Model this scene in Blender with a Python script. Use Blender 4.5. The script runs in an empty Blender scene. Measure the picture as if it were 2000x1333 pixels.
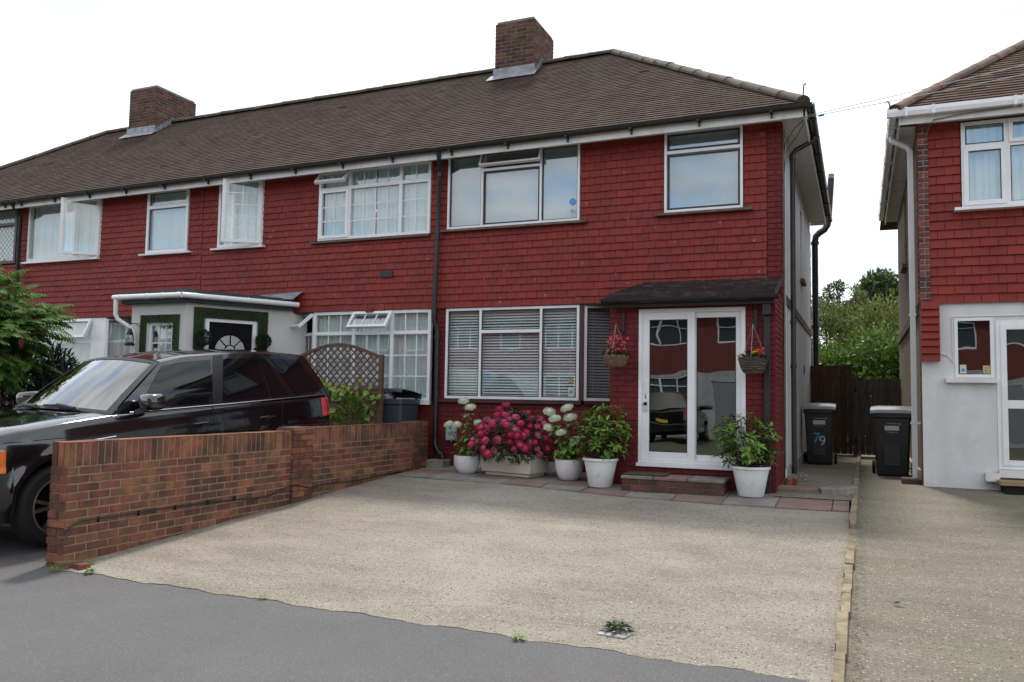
import bpy, bmesh, math, random
import numpy as np
from mathutils import Vector, Matrix, Euler
R = math.radians
rnd = random.Random(7)
S = bpy.context.scene
COL = S.collection

# ------------------------------------------------------------------ camera, sky, sun, exposure
F, CAMH = 1604.0, 1.55
def _u(v): v = np.array(v, float); return v / np.linalg.norm(v)
_Y = _u((680, 119, F)); _X = -_u((-3790, 46, F)); _X = _u(_X - _Y * _X.dot(_Y)); _Z = np.cross(_X, _Y)
cam = bpy.data.cameras.new('camera'); camo = bpy.data.objects.new('camera', cam); COL.objects.link(camo)
cam.sensor_width = 36; cam.sensor_fit = 'HORIZONTAL'; cam.lens = 36 * F / 2000.0
cam.clip_start = 0.05; cam.clip_end = 2000
rw = (_X[0], _Y[0], _Z[0]); dw = (_X[1], _Y[1], _Z[1]); fw = (_X[2], _Y[2], _Z[2])
camo.matrix_world = Matrix(((rw[0], -dw[0], -fw[0], 0), (rw[1], -dw[1], -fw[1], 0), (rw[2], -dw[2], -fw[2], CAMH), (0, 0, 0, 1)))
S.camera = camo
SUN_EL, SUN_AZ = R(61), math.atan2(-0.30, 0.95)
W = bpy.data.worlds.new('World'); S.world = W; W.use_nodes = True
wt = W.node_tree; wt.nodes.clear()
def wn(t, **k):
    n = wt.nodes.new(t)
    for a, v in k.items(): setattr(n, a, v)
    return n
wo = wn('ShaderNodeOutputWorld'); wb = wn('ShaderNodeBackground'); wb.inputs['Strength'].default_value = 0.1
sky = wn('ShaderNodeTexSky', sky_type='NISHITA', sun_disc=False, sun_elevation=SUN_EL, sun_rotation=SUN_AZ)
wc = wn('ShaderNodeTexCoord'); wm = wn('ShaderNodeMapping'); wm.inputs['Scale'].default_value = (2.2, 2.2, 6.5); wm.inputs['Location'].default_value = (1.3, .35, .2)
wno = wn('ShaderNodeTexNoise'); wno.inputs['Scale'].default_value = 1.7; wno.inputs['Detail'].default_value = 9; wno.inputs['Roughness'].default_value = .58
wr = wn('ShaderNodeValToRGB'); wr.color_ramp.elements[0].position = .33; wr.color_ramp.elements[1].position = .50
wno2 = wn('ShaderNodeTexNoise'); wno2.inputs['Scale'].default_value = 3.1; wno2.inputs['Detail'].default_value = 6
wr2 = wn('ShaderNodeValToRGB'); wr2.color_ramp.elements[0].color = (8.4, 8.9, 9.6, 1); wr2.color_ramp.elements[1].color = (13.6, 13.7, 13.9, 1)
wr2.color_ramp.elements[0].position = .3; wr2.color_ramp.elements[1].position = .62
sc_ = wn('ShaderNodeVectorMath', operation='SCALE'); sc_.inputs['Scale'].default_value = 3.2
wx = wn('ShaderNodeMix', data_type='RGBA')
L = wt.links.new
L(wc.outputs['Generated'], wm.inputs['Vector']); L(wm.outputs[0], wno.inputs['Vector']); L(wm.outputs[0], wno2.inputs['Vector'])
L(wno.outputs['Fac'], wr.inputs[0]); L(wno2.outputs['Fac'], wr2.inputs[0]); L(sky.outputs[0], sc_.inputs[0])
L(wr.outputs[0], wx.inputs['Factor']); L(sc_.outputs[0], wx.inputs['A']); L(wr2.outputs[0], wx.inputs['B'])
L(wx.outputs['Result'], wb.inputs['Color']); L(wb.outputs[0], wo.inputs['Surface'])
sl = bpy.data.lights.new('sun', 'SUN'); sl.energy = 3.0; sl.angle = R(7); sl.color = (1, .95, .87)
so = bpy.data.objects.new('sun', sl); COL.objects.link(so)
sd = Vector((math.sin(SUN_AZ) * math.cos(SUN_EL), math.cos(SUN_AZ) * math.cos(SUN_EL), math.sin(SUN_EL)))
so.rotation_euler = sd.to_track_quat('Z', 'Y').to_euler()
S.view_settings.view_transform = 'Standard'; S.view_settings.look = 'None'; S.view_settings.exposure = 0.18; S.view_settings.gamma = 1
try:
    S.cycles.max_bounces = 8; S.cycles.transparent_max_bounces = 24; S.cycles.caustics_reflective = False; S.cycles.caustics_refractive = False
except Exception: pass

# ------------------------------------------------------------------ materials
MC = {}
def M(name, col, col2=None, nscale=4, lo=.4, hi=.62, isl=0, hue=0, rough=.6, bump=0, bscale=60, metal=0, spec=.5, coat=0, stretch=(1, 1, 1), speck=None, trans=0, col3=None, n3=1.2, wave=None, detail=5, grain=None):
    if name in MC: return MC[name]
    m = bpy.data.materials.new(name); m.use_nodes = True; t = m.node_tree; t.nodes.clear(); ln = t.links.new
    def nn(ty, **k):
        n = t.nodes.new(ty)
        for a, v in k.items(): setattr(n, a, v)
        return n
    out = nn('ShaderNodeOutputMaterial'); p = nn('ShaderNodeBsdfPrincipled')
    p.inputs['Roughness'].default_value = rough; p.inputs['Metallic'].default_value = metal
    p.inputs['Specular IOR Level'].default_value = spec; p.inputs['Coat Weight'].default_value = coat; p.inputs['Coat Roughness'].default_value = .04
    tc = nn('ShaderNodeTexCoord'); mp = nn('ShaderNodeMapping'); mp.inputs['Scale'].default_value = stretch; ln(tc.outputs['Object'], mp.inputs['Vector'])
    rgb = nn('ShaderNodeRGB'); rgb.outputs[0].default_value = (*col, 1); c = rgb.outputs[0]
    def mix(fac, a, b, blend='MIX'):
        x = nn('ShaderNodeMix', data_type='RGBA', blend_type=blend)
        if hasattr(fac, 'links'): ln(fac, x.inputs['Factor'])
        else: x.inputs['Factor'].default_value = fac
        for s, v in (('A', a), ('B', b)):
            if hasattr(v, 'links'): ln(v, x.inputs[s])
            else: x.inputs[s].default_value = (*v, 1)
        return x.outputs['Result']
    def noise(sc, det=5, vec=None, rg=.6):
        n = nn('ShaderNodeTexNoise'); n.inputs['Scale'].default_value = sc; n.inputs['Detail'].default_value = det; n.inputs['Roughness'].default_value = rg
        ln(vec or mp.outputs[0], n.inputs['Vector']); return n.outputs['Fac']
    def ramp(f, a, b):
        r = nn('ShaderNodeMapRange'); r.inputs['From Min'].default_value = a; r.inputs['From Max'].default_value = b; ln(f, r.inputs['Value']); return r.outputs[0]
    if col2: c = mix(ramp(noise(nscale, detail), lo, hi), c, col2)
    if col3: c = mix(ramp(noise(n3, 3, tc.outputs['Object']), .5, .68), c, col3)
    if speck:
        for (sc, thr, sc_col) in speck:
            v = nn('ShaderNodeTexVoronoi'); v.inputs['Scale'].default_value = sc; ln(tc.outputs['Object'], v.inputs['Vector'])
            sx = nn('ShaderNodeSeparateColor'); ln(v.outputs['Color'], sx.inputs[0])
            g = nn('ShaderNodeMath', operation='LESS_THAN'); ln(sx.outputs[0], g.inputs[0]); g.inputs[1].default_value = thr
            g2 = nn('ShaderNodeMath', operation='LESS_THAN'); ln(v.outputs['Distance'], g2.inputs[0]); g2.inputs[1].default_value = .38
            g3 = nn('ShaderNodeMath', operation='MULTIPLY'); ln(g.outputs[0], g3.inputs[0]); ln(g2.outputs[0], g3.inputs[1])
            c = mix(g3.outputs[0], c, sc_col)
    if grain:
        g_ = nn('ShaderNodeMapRange'); g_.inputs['From Min'].default_value = .32; g_.inputs['From Max'].default_value = .68; g_.inputs['To Min'].default_value = 1 - grain[1]; g_.inputs['To Max'].default_value = 1 + grain[1]
        ln(noise(grain[0], 3, tc.outputs['Object'], .75), g_.inputs['Value']); hg = nn('ShaderNodeHueSaturation'); ln(c, hg.inputs['Color']); ln(g_.outputs[0], hg.inputs['Value']); c = hg.outputs[0]
    if isl or hue:
        ge = nn('ShaderNodeNewGeometry'); hs = nn('ShaderNodeHueSaturation')
        r1 = nn('ShaderNodeMapRange'); r1.inputs['To Min'].default_value = 1 - isl; r1.inputs['To Max'].default_value = 1 + isl
        ln(ge.outputs['Random Per Island'], r1.inputs['Value']); ln(r1.outputs[0], hs.inputs['Value'])
        if hue:
            wv = nn('ShaderNodeTexWhiteNoise', noise_dimensions='1D'); ln(ge.outputs['Random Per Island'], wv.inputs['W'])
            r2 = nn('ShaderNodeMapRange'); r2.inputs['To Min'].default_value = .5 - hue; r2.inputs['To Max'].default_value = .5 + hue
            ln(wv.outputs['Value'], r2.inputs['Value']); ln(r2.outputs[0], hs.inputs['Hue'])
        ln(c, hs.inputs['Color']); c = hs.outputs[0]
    ln(c, p.inputs['Base Color'])
    if bump:
        h = noise(bscale, 4)
        if wave:
            wv = nn('ShaderNodeTexNoise'); wv.inputs['Scale'].default_value = wave[0]; wv.inputs['Detail'].default_value = 3
            m2 = nn('ShaderNodeMapping'); m2.inputs['Scale'].default_value = wave[1]; ln(tc.outputs['Object'], m2.inputs['Vector']); ln(m2.outputs[0], wv.inputs['Vector'])
            ad = nn('ShaderNodeMath', operation='MULTIPLY_ADD'); ln(wv.outputs['Fac'], ad.inputs[0]); ad.inputs[1].default_value = wave[2]; ln(h, ad.inputs[2]); h = ad.outputs[0]
        b = nn('ShaderNodeBump'); b.inputs['Strength'].default_value = bump; b.inputs['Distance'].default_value = .01; ln(h, b.inputs['Height']); ln(b.outputs[0], p.inputs['Normal'])
    sh = p.outputs[0]
    if trans:
        tr = nn('ShaderNodeBsdfTranslucent'); ln(c, tr.inputs['Color']); ms = nn('ShaderNodeMixShader'); ms.inputs[0].default_value = trans
        ln(sh, ms.inputs[1]); ln(tr.outputs[0], ms.inputs[2]); sh = ms.outputs[0]
    ln(sh, out.inputs['Surface']); MC[name] = m; return m
def glass(name, tint=(.9, .95, .95), refl=.12, rough=.0, wob=0, thr=1.0):
    if name in MC: return MC[name]
    m = bpy.data.materials.new(name); m.use_nodes = True; t = m.node_tree; t.nodes.clear(); ln = t.links.new
    o = t.nodes.new('ShaderNodeOutputMaterial'); tr = t.nodes.new('ShaderNodeBsdfTransparent'); tr.inputs[0].default_value = (*tint, 1)
    g = t.nodes.new('ShaderNodeBsdfGlossy'); g.inputs['Roughness'].default_value = rough; g.inputs['Color'].default_value = (1, 1, 1, 1)
    lw = t.nodes.new('ShaderNodeLayerWeight'); lw.inputs['Blend'].default_value = .5
    pw = t.nodes.new('ShaderNodeMath'); pw.operation = 'POWER'; ln(lw.outputs['Facing'], pw.inputs[0]); pw.inputs[1].default_value = 5
    fr = t.nodes.new('ShaderNodeMath'); fr.operation = 'MULTIPLY_ADD'; ln(pw.outputs[0], fr.inputs[0]); fr.inputs[1].default_value = .9; fr.inputs[2].default_value = .04
    a = t.nodes.new('ShaderNodeMath'); a.operation = 'ADD'; a.use_clamp = True; ln(fr.outputs[0], a.inputs[0]); a.inputs[1].default_value = refl
    mx = t.nodes.new('ShaderNodeMixShader'); ln(a.outputs[0], mx.inputs[0]); ln(tr.outputs[0], mx.inputs[1]); ln(g.outputs[0], mx.inputs[2]); ln(mx.outputs[0], o.inputs[0])
    if wob:
        n = t.nodes.new('ShaderNodeTexNoise'); n.inputs['Scale'].default_value = 2.2; n.inputs['Detail'].default_value = 1
        tc = t.nodes.new('ShaderNodeTexCoord'); ln(tc.outputs['Object'], n.inputs['Vector'])
        b = t.nodes.new('ShaderNodeBump'); b.inputs['Strength'].default_value = wob; b.inputs['Distance'].default_value = .02; ln(n.outputs['Fac'], b.inputs['Height'])
        ln(b.outputs[0], g.inputs['Normal'])
    MC[name] = m; return m

m_tile = M('red_painted_tile', (.225, .028, .022), (.19, .0235, .019), nscale=1.1, isl=.09, rough=.62, spec=.28, bump=.15, bscale=40, col3=(.180, .030, .026), n3=2.2, speck=[(17, .018, (.25, .10, .08)), (13, .015, (.10, .03, .028))])
m_tile2 = M('red_painted_tile_bright', (.225, .029, .021), (.19, .023, .018), nscale=2, isl=.1, rough=.6, spec=.28, bump=.12, bscale=40)
m_redbrick = M('red_painted_brick', (.150, .016, .018), (.115, .013, .016), nscale=3, isl=.12, rough=.65, spec=.28, bump=.3, bscale=45)
m_redmortar = M('red_painted_joint', (.105, .013, .015), rough=.7)
m_roof = M('roof_tile', (.098, .067, .053), (.074, .052, .043), nscale=2.4, isl=.13, hue=.01, rough=.95, spec=.2, bump=.3, bscale=30, col3=(.085, .063, .05), n3=.9)
m_roofR = M('roof_tile_brown', (.110, .070, .052), (.078, .053, .042), nscale=2.4, isl=.2, hue=.01, rough=.95, spec=.2, bump=.3, bscale=30)
m_ridge = M('ridge_tile', (.088, .062, .047), (.052, .041, .033), nscale=6, isl=.15, rough=.9, bump=.5, bscale=25, col3=(.085, .085, .05), n3=4)
m_brick = M('stock_brick', (.245, .090, .049), (.14, .056, .037), nscale=7, lo=.42, hi=.6, isl=.36, hue=.018, rough=.85, bump=.5, bscale=70, col3=(.085, .040, .030), n3=2.2)
m_brickd = M('sooty_brick', (.115, .046, .034), (.055, .030, .025), nscale=6, isl=.45, hue=.02, rough=.9, bump=.5, bscale=50)
m_mortar = M('mortar', (.29, .225, .135), (.20, .16, .10), nscale=12, rough=.95, bump=.4, bscale=90)
m_mortard = M('old_mortar', (.21, .175, .13), (.14, .12, .09), nscale=8, rough=.95, bump=.3)
m_white = M('white_upvc', (.80, .80, .82), (.75, .75, .77), nscale=3, rough=.32)
m_oldwhite = M('weathered_white_paint', (.72, .71, .70), (.55, .54, .51), nscale=5, lo=.5, hi=.75, rough=.55, stretch=(1, 1, .35))
m_render = M('white_render', (.70, .70, .71), (.60, .60, .60), nscale=1.5, rough=.85, bump=.5, bscale=50, stretch=(1, 1, .4), col3=(.60, .595, .58), n3=2.5)
m_rendL = M('cream_render', (.64, .635, .615), (.58, .575, .555), nscale=1.2, rough=.85, bump=.2, bscale=60)
m_roughcast = M('pebble_dash', (.27, .205, .135), (.12, .09, .062), nscale=55, lo=.38, hi=.62, rough=.95, bump=1, bscale=60, col3=(.2, .15, .10), n3=1.5)
m_black = M('black_plastic', (.014, .015, .016), rough=.36, bump=.05, bscale=30)
m_blackp = M('black_painted_iron', (.012, .012, .013), (.02, .02, .02), nscale=8, rough=.42)
m_lead = M('lead_flashing', (.30, .31, .34), (.19, .20, .22), nscale=9, rough=.55, metal=.2)
m_wood = M('weathered_wood', (.10, .066, .045), (.055, .04, .03), nscale=7, stretch=(1, 8, 8), rough=.8)
m_sill = M('grey_brown_sill', (.15, .105, .085), (.09, .065, .055), nscale=6, rough=.8)
m_glass = glass('window_glass', (.93, .965, .965), .07)
m_glassA = glass('grey_window_glass', (.80, .865, .885), .10)
m_glassw = glass('old_window_glass', (.94, .97, .97), .05, wob=.05)
m_dglass = glass('door_glass', (.50, .53, .53), .13, wob=.10)
m_gasket = M('dark_gasket', (.02, .02, .022), rough=.5)
m_blind = M('white_blind', (.80, .82, .82), (.76, .78, .78), nscale=2, rough=.6, trans=.25)
m_slat = M('venetian_slat', (.82, .84, .85), rough=.4)
m_curt = M('white_curtain', (.82, .86, .86), (.74, .79, .80), nscale=3, rough=.8, trans=.15, stretch=(1, 1, .2))
m_bcurt = M('pale_blue_curtain', (.74, .87, .90), (.62, .79, .84), nscale=3, rough=.8, trans=.15, stretch=(1, 1, .2))
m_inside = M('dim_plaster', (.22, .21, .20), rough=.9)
m_felt = M('roofing_felt', (.055, .058, .064), (.035, .037, .04), nscale=5, rough=.8)
m_grassart = M('artificial_grass', (.030, .062, .016), (.016, .036, .010), nscale=60, isl=.3, rough=.8)
m_conc = M('concrete_block', (.27, .25, .215), (.16, .15, .13), nscale=5, rough=.95, bump=.6, bscale=40)
m_potw = M('white_pot_glaze', (.74, .745, .75), (.62, .615, .60), nscale=5, lo=.5, hi=.8, rough=.36)
m_trough = M('cream_stone_trough', (.66, .59, .50), (.60, .53, .45), nscale=3, rough=.6, bump=.1)
m_soil = M('potting_soil', (.03, .022, .016), (.05, .036, .025), nscale=30, rough=1, bump=.8)
m_stem = M('green_stem', (.10, .12, .04), rough=.7)
m_twig = M('brown_twig', (.085, .062, .042), (.05, .04, .03), nscale=20, rough=.9)
m_leafhy = M('hydrangea_leaf', (.16, .28, .045), (.12, .22, .035), nscale=12, isl=.3, hue=.012, rough=.5, trans=.25)
m_leafdk = M('dark_hydrangea_leaf', (.040, .085, .026), (.028, .062, .02), nscale=10, isl=.35, rough=.42, trans=.15)
m_rhodo = M('rhododendron_leaf', (.135, .245, .035), (.09, .18, .028), nscale=5, isl=.4, hue=.014, rough=.38, trans=.18)
m_pink = M('magenta_floret', (.70, .07, .21), (.54, .04, .15), nscale=9, isl=.4, hue=.02, rough=.6, trans=.2)
m_whitefl = M('white_floret', (.74, .76, .64), (.62, .68, .48), nscale=8, isl=.14, rough=.7, trans=.2)
m_salmon = M('salmon_petal', (.70, .12, .17), isl=.3, hue=.02, rough=.6, trans=.2)
m_yellow = M('yellow_petal', (.75, .45, .03), isl=.2, rough=.6, trans=.2)
m_purple = M('purple_petal', (.085, .04, .09), isl=.3, rough=.7)
m_wicker = M('wicker', (.22, .145, .085), (.12, .08, .05), nscale=40, isl=.3, rough=.75)
m_wickerd = M('dark_wicker', (.075, .055, .042), (.18, .14, .10), nscale=18, lo=.5, hi=.65, isl=.4, rough=.75, stretch=(.3, .3, 3))
m_chain = M('chain_metal', (.32, .30, .29), metal=.8, rough=.4)
m_sumac = M('sumac_leaflet', (.10, .205, .036), (.062, .14, .028), nscale=3, isl=.32, hue=.012, rough=.7, spec=.25, trans=.3)
m_bush = M('bush_leaf', (.135, .225, .035), (.08, .15, .026), nscale=1.2, isl=.45, hue=.022, rough=.5, trans=.25)
m_bushy = M('olive_leaf', (.185, .215, .050), (.115, .15, .04), nscale=1.0, isl=.4, hue=.02, rough=.6, trans=.25)
m_treed = M('tree_leaf', (.095, .135, .038), (.06, .095, .028), nscale=.9, isl=.4, hue=.02, rough=.6, trans=.2)
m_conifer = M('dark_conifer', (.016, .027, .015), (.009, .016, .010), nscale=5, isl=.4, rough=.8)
m_gold = M('golden_conifer', (.13, .18, .022), (.085, .13, .018), nscale=6, isl=.35, rough=.7, trans=.2)
m_ivy = M('ivy_leaf', (.21, .30, .045), (.12, .20, .03), nscale=14, isl=.3, rough=.45, trans=.2)
m_seed = M('sumac_seed_head', (.085, .010, .014), isl=.3, rough=.9)
m_trellis = M('brown_stained_wood', (.125, .064, .038), (.08, .042, .026), nscale=6, stretch=(1, 1, 6), rough=.7)
m_gateb = M('red_brown_board', (.070, .026, .014), (.040, .017, .010), nscale=5, isl=.2, stretch=(6, 6, .6), rough=.8)
m_gateg = M('grey_board', (.085, .072, .062), (.052, .045, .040), nscale=5, isl=.2, stretch=(6, 6, .6), rough=.85)
m_bin = M('charcoal_bin_plastic', (.020, .021, .024), (.026, .027, .030), nscale=4, rough=.42, bump=.06, bscale=200)
m_bing = M('grey_bin_plastic', (.045, .055, .072), rough=.45)
m_label = M('pale_sticker', (.50, .50, .50), rough=.5)
m_blue = M('blue_sticker', (.07, .30, .55), rough=.5)
m_cardpaint = M('car_black_paint', (.0045, .005, .0065), rough=.12, coat=1.0, spec=.6)
m_carglass = M('tinted_car_glass', (.004, .005, .006), rough=.03, spec=.55)
m_screen = glass('windscreen_glass', (.62, .72, .68), .24)
m_rubber = M('tyre_rubber', (.012, .012, .012), rough=.8, bump=.2)
m_alloy = M('alloy_rim', (.30, .27, .26), metal=.85, rough=.35)
m_dark = M('dark_void', (.006, .006, .006), rough=.9)
m_chrome = M('chrome_trim', (.65, .65, .66), metal=1, rough=.14)
m_grey = M('grey_car_trim', (.06, .062, .065), rough=.5)
m_orange = M('orange_lens', (.80, .16, .01), rough=.15, coat=.6)
m_redlens = M('red_lens', (.45, .008, .014), rough=.12, coat=.8)
m_lens = M('clear_lens', (.55, .57, .6), rough=.1, coat=.8)
m_seat = M('car_seat_fabric', (.09, .085, .08), rough=.8)
m_terra = M('terracotta', (.30, .09, .045), (.22, .07, .04), nscale=8, rough=.85)
m_mat = M('coir_mat', (.085, .06, .038), (.05, .035, .024), nscale=40, rough=1)
m_slabg = M('grey_slab', (.235, .220, .195), (.16, .15, .135), nscale=3.5, rough=.9, bump=.35, bscale=50)
m_slabr = M('pink_slab', (.235, .150, .132), (.17, .115, .10), nscale=3.5, rough=.9, bump=.35, bscale=50)
m_tarmac = M('tarmac', (.122, .120, .118), (.098, .097, .096), nscale=1.1, lo=.3, hi=.7, rough=.9, bump=.7, bscale=170, speck=[(95, .16, (.155, .152, .15)), (120, .05, (.24, .235, .23)), (110, .25, (.068, .067, .067))], col3=(.108, .106, .104), n3=.7, grain=(120, .3))
m_drive = M('exposed_aggregate_concrete', (.298, .268, .222), (.222, .198, .164), nscale=2.2, lo=.36, hi=.66, stretch=(.6, 1.3, 1), rough=.95, spec=.2, bump=1, bscale=85, detail=10, col3=(.345, .318, .272), n3=.38, grain=(75, .32),
            speck=[(42, .14, (.37, .33, .27)), (50, .24, (.15, .13, .108)), (56, .035, (.47, .44, .39)), (46, .06, (.24, .145, .09)), (40, .05, (.11, .10, .085))], wave=(8, (.5, 6, 1), 1.6))
m_drive2 = M('brushed_concrete', (.232, .208, .163), (.168, .152, .118), nscale=2.0, lo=.36, hi=.66, stretch=(.4, 1.3, 1), rough=.95, spec=.2, bump=1, bscale=90, detail=10, col3=(.195, .182, .132), n3=.5, grain=(80, .34),
             speck=[(42, .10, (.31, .28, .22)), (46, .20, (.115, .098, .076)), (52, .04, (.40, .37, .31))], wave=(8, (.35, 6.5, 1), 2.4))
m_kerb = M('mossy_kerb', (.265, .218, .135), (.16, .132, .088), nscale=9, isl=.2, rough=.95, bump=.8, bscale=40)
m_ground = M('bare_earth', (.10, .085, .055), (.06, .07, .03), nscale=1.5, rough=1)
m_road = M('road_asphalt', (.055, .055, .056), rough=.9)
m_dirt = M('dry_debris', (.20, .155, .10), (.10, .08, .05), nscale=20, isl=.4, rough=1)

# ------------------------------------------------------------------ mesh helpers
ORG = {}
class MB:
    def __init__(s): s.v = []; s.f = []
    def add(s, vs, fs):
        b = len(s.v); s.v += [tuple(x) for x in vs]; s.f += [tuple(i + b for i in f) for f in fs]
    def quad(s, a, b, c, d): s.add((a, b, c, d), ((0, 1, 2, 3),))
    def box(s, x0, x1, y0, y1, z0, z1):
        s.add([(x, y, z) for x in (x0, x1) for y in (y0, y1) for z in (z0, z1)], ((0, 1, 3, 2), (4, 6, 7, 5), (0, 4, 5, 1), (2, 3, 7, 6), (0, 2, 6, 4), (1, 5, 7, 3)))
    def obox(s, T, u0, u1, d0, d1, v0, v1):     # box in a frame T(u,d,v)
        s.add([T(u, d, v) for u in (u0, u1) for d in (d0, d1) for v in (v0, v1)], ((0, 1, 3, 2), (4, 6, 7, 5), (0, 4, 5, 1), (2, 3, 7, 6), (0, 2, 6, 4), (1, 5, 7, 3)))
    def bar(s, a, b, w, h, up=(0, 0, 1)):
        a = Vector(a); b = Vector(b); d = (b - a).normalized(); sx = d.cross(Vector(up))
        if sx.length < 1e-4: sx = d.cross(Vector((1, 0, 0)))
        sx.normalize(); uz = sx.cross(d)
        vs = [p + sx * (w / 2 * i) + uz * (h / 2 * j) for p in (a, b) for i, j in ((-1, -1), (1, -1), (1, 1), (-1, 1))]
        s.add(vs, ((0, 3, 2, 1), (4, 5, 6, 7), (0, 1, 5, 4), (1, 2, 6, 5), (2, 3, 7, 6), (3, 0, 4, 7)))
    def tube(s, pts, r, n=8, cap=True):
        pts = [Vector(p) for p in pts]; rs = r if isinstance(r, (list, tuple)) else [r] * len(pts)
        b = len(s.v); ref = None
        for i, p in enumerate(pts):
            d = (pts[min(i + 1, len(pts) - 1)] - pts[max(i - 1, 0)])
            d = d.normalized() if d.length > 1e-9 else Vector((0, 0, 1))
            if ref is None:
                ref = d.cross(Vector((0, 0, 1)))
                if ref.length < .1: ref = d.cross(Vector((1, 0, 0)))
            a = ref - d * ref.dot(d); a.normalize(); ref = a; c = d.cross(a)
            for k in range(n):
                t = 2 * math.pi * k / n; s.v.append(tuple(p + (a * math.cos(t) + c * math.sin(t)) * rs[i]))
        for i in range(len(pts) - 1):
            for k in range(n):
                k2 = (k + 1) % n; s.f.append((b + i * n + k, b + i * n + k2, b + (i + 1) * n + k2, b + (i + 1) * n + k))
        if cap:
            s.f.append(tuple(b + k for k in reversed(range(n)))); s.f.append(tuple(b + (len(pts) - 1) * n + k for k in range(n)))
    def lathe(s, prof, c, n=32, axis='z'):
        b = len(s.v)
        for r, h in prof:
            for k in range(n):
                t = 2 * math.pi * k / n; x, y = r * math.cos(t), r * math.sin(t)
                s.v.append((c[0] + x, c[1] + y, c[2] + h) if axis == 'z' else (c[0] + x, c[1] + h, c[2] + y))
        for i in range(len(prof) - 1):
            for k in range(n):
                k2 = (k + 1) % n; s.f.append((b + i * n + k, b + i * n + k2, b + (i + 1) * n + k2, b + (i + 1) * n + k))
    def grid(s, rows):
        b = len(s.v); w = len(rows[0])
        for r in rows: s.v += [tuple(p) for p in r]
        for i in range(len(rows) - 1):
            for j in range(w - 1): s.f.append((b + i * w + j, b + i * w + j + 1, b + (i + 1) * w + j + 1, b + (i + 1) * w + j))
    def blob(s, c, r, nu=10, nv=8, jit=0):
        rows = []
        for i in range(nv + 1):
            t = math.pi * i / nv; row = []
            for k in range(nu + 1):
                q = 2 * math.pi * (k % nu) / nu; j = 1 + jit * math.sin(3 * q + 5 * t) * math.sin(t)
                row.append((c[0] + r[0] * j * math.sin(t) * math.cos(q), c[1] + r[1] * j * math.sin(t) * math.sin(q), c[2] + r[2] * j * math.cos(t)))
            rows.append(row)
        s.grid(rows)
    def leaf(s, p, d, n, Lh, Wd, bend=.15):
        p = Vector(p); d = Vector(d).normalized(); n = Vector(n); sd_ = d.cross(n)
        if sd_.length < 1e-3: sd_ = d.cross(Vector((.3, .8, .5)))
        sd_.normalize(); n = sd_.cross(d)
        m = p + d * Lh * .48; tip = p + d * Lh - n * Lh * bend
        s.add((p, m + sd_ * Wd / 2 + n * Wd * .12, tip, m - sd_ * Wd / 2 + n * Wd * .12, m), ((0, 4, 1), (4, 2, 1), (0, 3, 4), (3, 2, 4)))
    def dia(s, p, d, n, Lh, Wd):
        p = Vector(p); d = Vector(d).normalized(); n = Vector(n); sd_ = d.cross(n)
        if sd_.length < 1e-3: sd_ = d.cross(Vector((.3, .8, .5)))
        sd_.normalize(); m = p + d * Lh * .5
        s.add((p, m + sd_ * Wd / 2, p + d * Lh, m - sd_ * Wd / 2), ((0, 1, 2, 3),))
    def shear(s, k, x0):
        s.v = [(x, y, z + k * (x - x0)) for x, y, z in s.v]; return s
    def build(s, name, mat, parent=None, smooth=False, sharp=40, bevel=0):
        me = bpy.data.meshes.new(name); o = ORG.get(parent, (0, 0, 0)) if parent else (0, 0, 0)
        vs = s.v if o == (0, 0, 0) else [(x - o[0], y - o[1], z - o[2]) for x, y, z in s.v]
        me.from_pydata([tuple(v) for v in vs], [], s.f); me.materials.append(mat)
        if smooth:
            me.shade_smooth()
            try: me.set_sharp_from_angle(angle=R(sharp))
            except Exception: pass
        ob = bpy.data.objects.new(name, me); COL.objects.link(ob)
        if bevel:
            b = ob.modifiers.new('bevel', 'BEVEL'); b.width = bevel; b.segments = 2; b.limit_method = 'ANGLE'
        if parent: ob.parent = parent; ORG[ob] = o
        return ob
def thing(name, label, cat, loc=(0, 0, 0), rot=(0, 0, 0), group=None, local=False):
    o = bpy.data.objects.new(name, None); COL.objects.link(o); o.empty_display_size = .2
    o.location = loc; o.rotation_euler = rot; ORG[o] = (0, 0, 0) if local else tuple(loc)
    return tag(o, label, cat, group)
def tag(o, label, cat, group=None):
    o['label'] = label; o['category'] = cat
    if group: o['group'] = group
    return o
def struct(o): o['kind'] = 'structure'; return o
def dup(o, parent=None):
    c = o.copy(); COL.objects.link(c)
    if parent: c.parent = parent
    for ch in o.children: dup(ch, c)
    return c
def frame(org, U, N):
    O = Vector(org); U = Vector(U).normalized(); N = Vector(N).normalized()
    return lambda u, d, v: O + U * u + N * d + Vector((0, 0, v))
def cut(rects, h):
    out = []
    for (a, b, c, d) in rects:
        x0, x1, y0, y1 = h
        if b <= x0 or a >= x1 or d <= y0 or c >= y1: out.append((a, b, c, d)); continue
        if a < x0: out.append((a, x0, c, d))
        if b > x1: out.append((x1, b, c, d))
        aa, bb = max(a, x0), min(b, x1)
        if c < y0: out.append((aa, bb, c, y0))
        if d > y1: out.append((aa, bb, y1, d))
    return out
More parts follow.
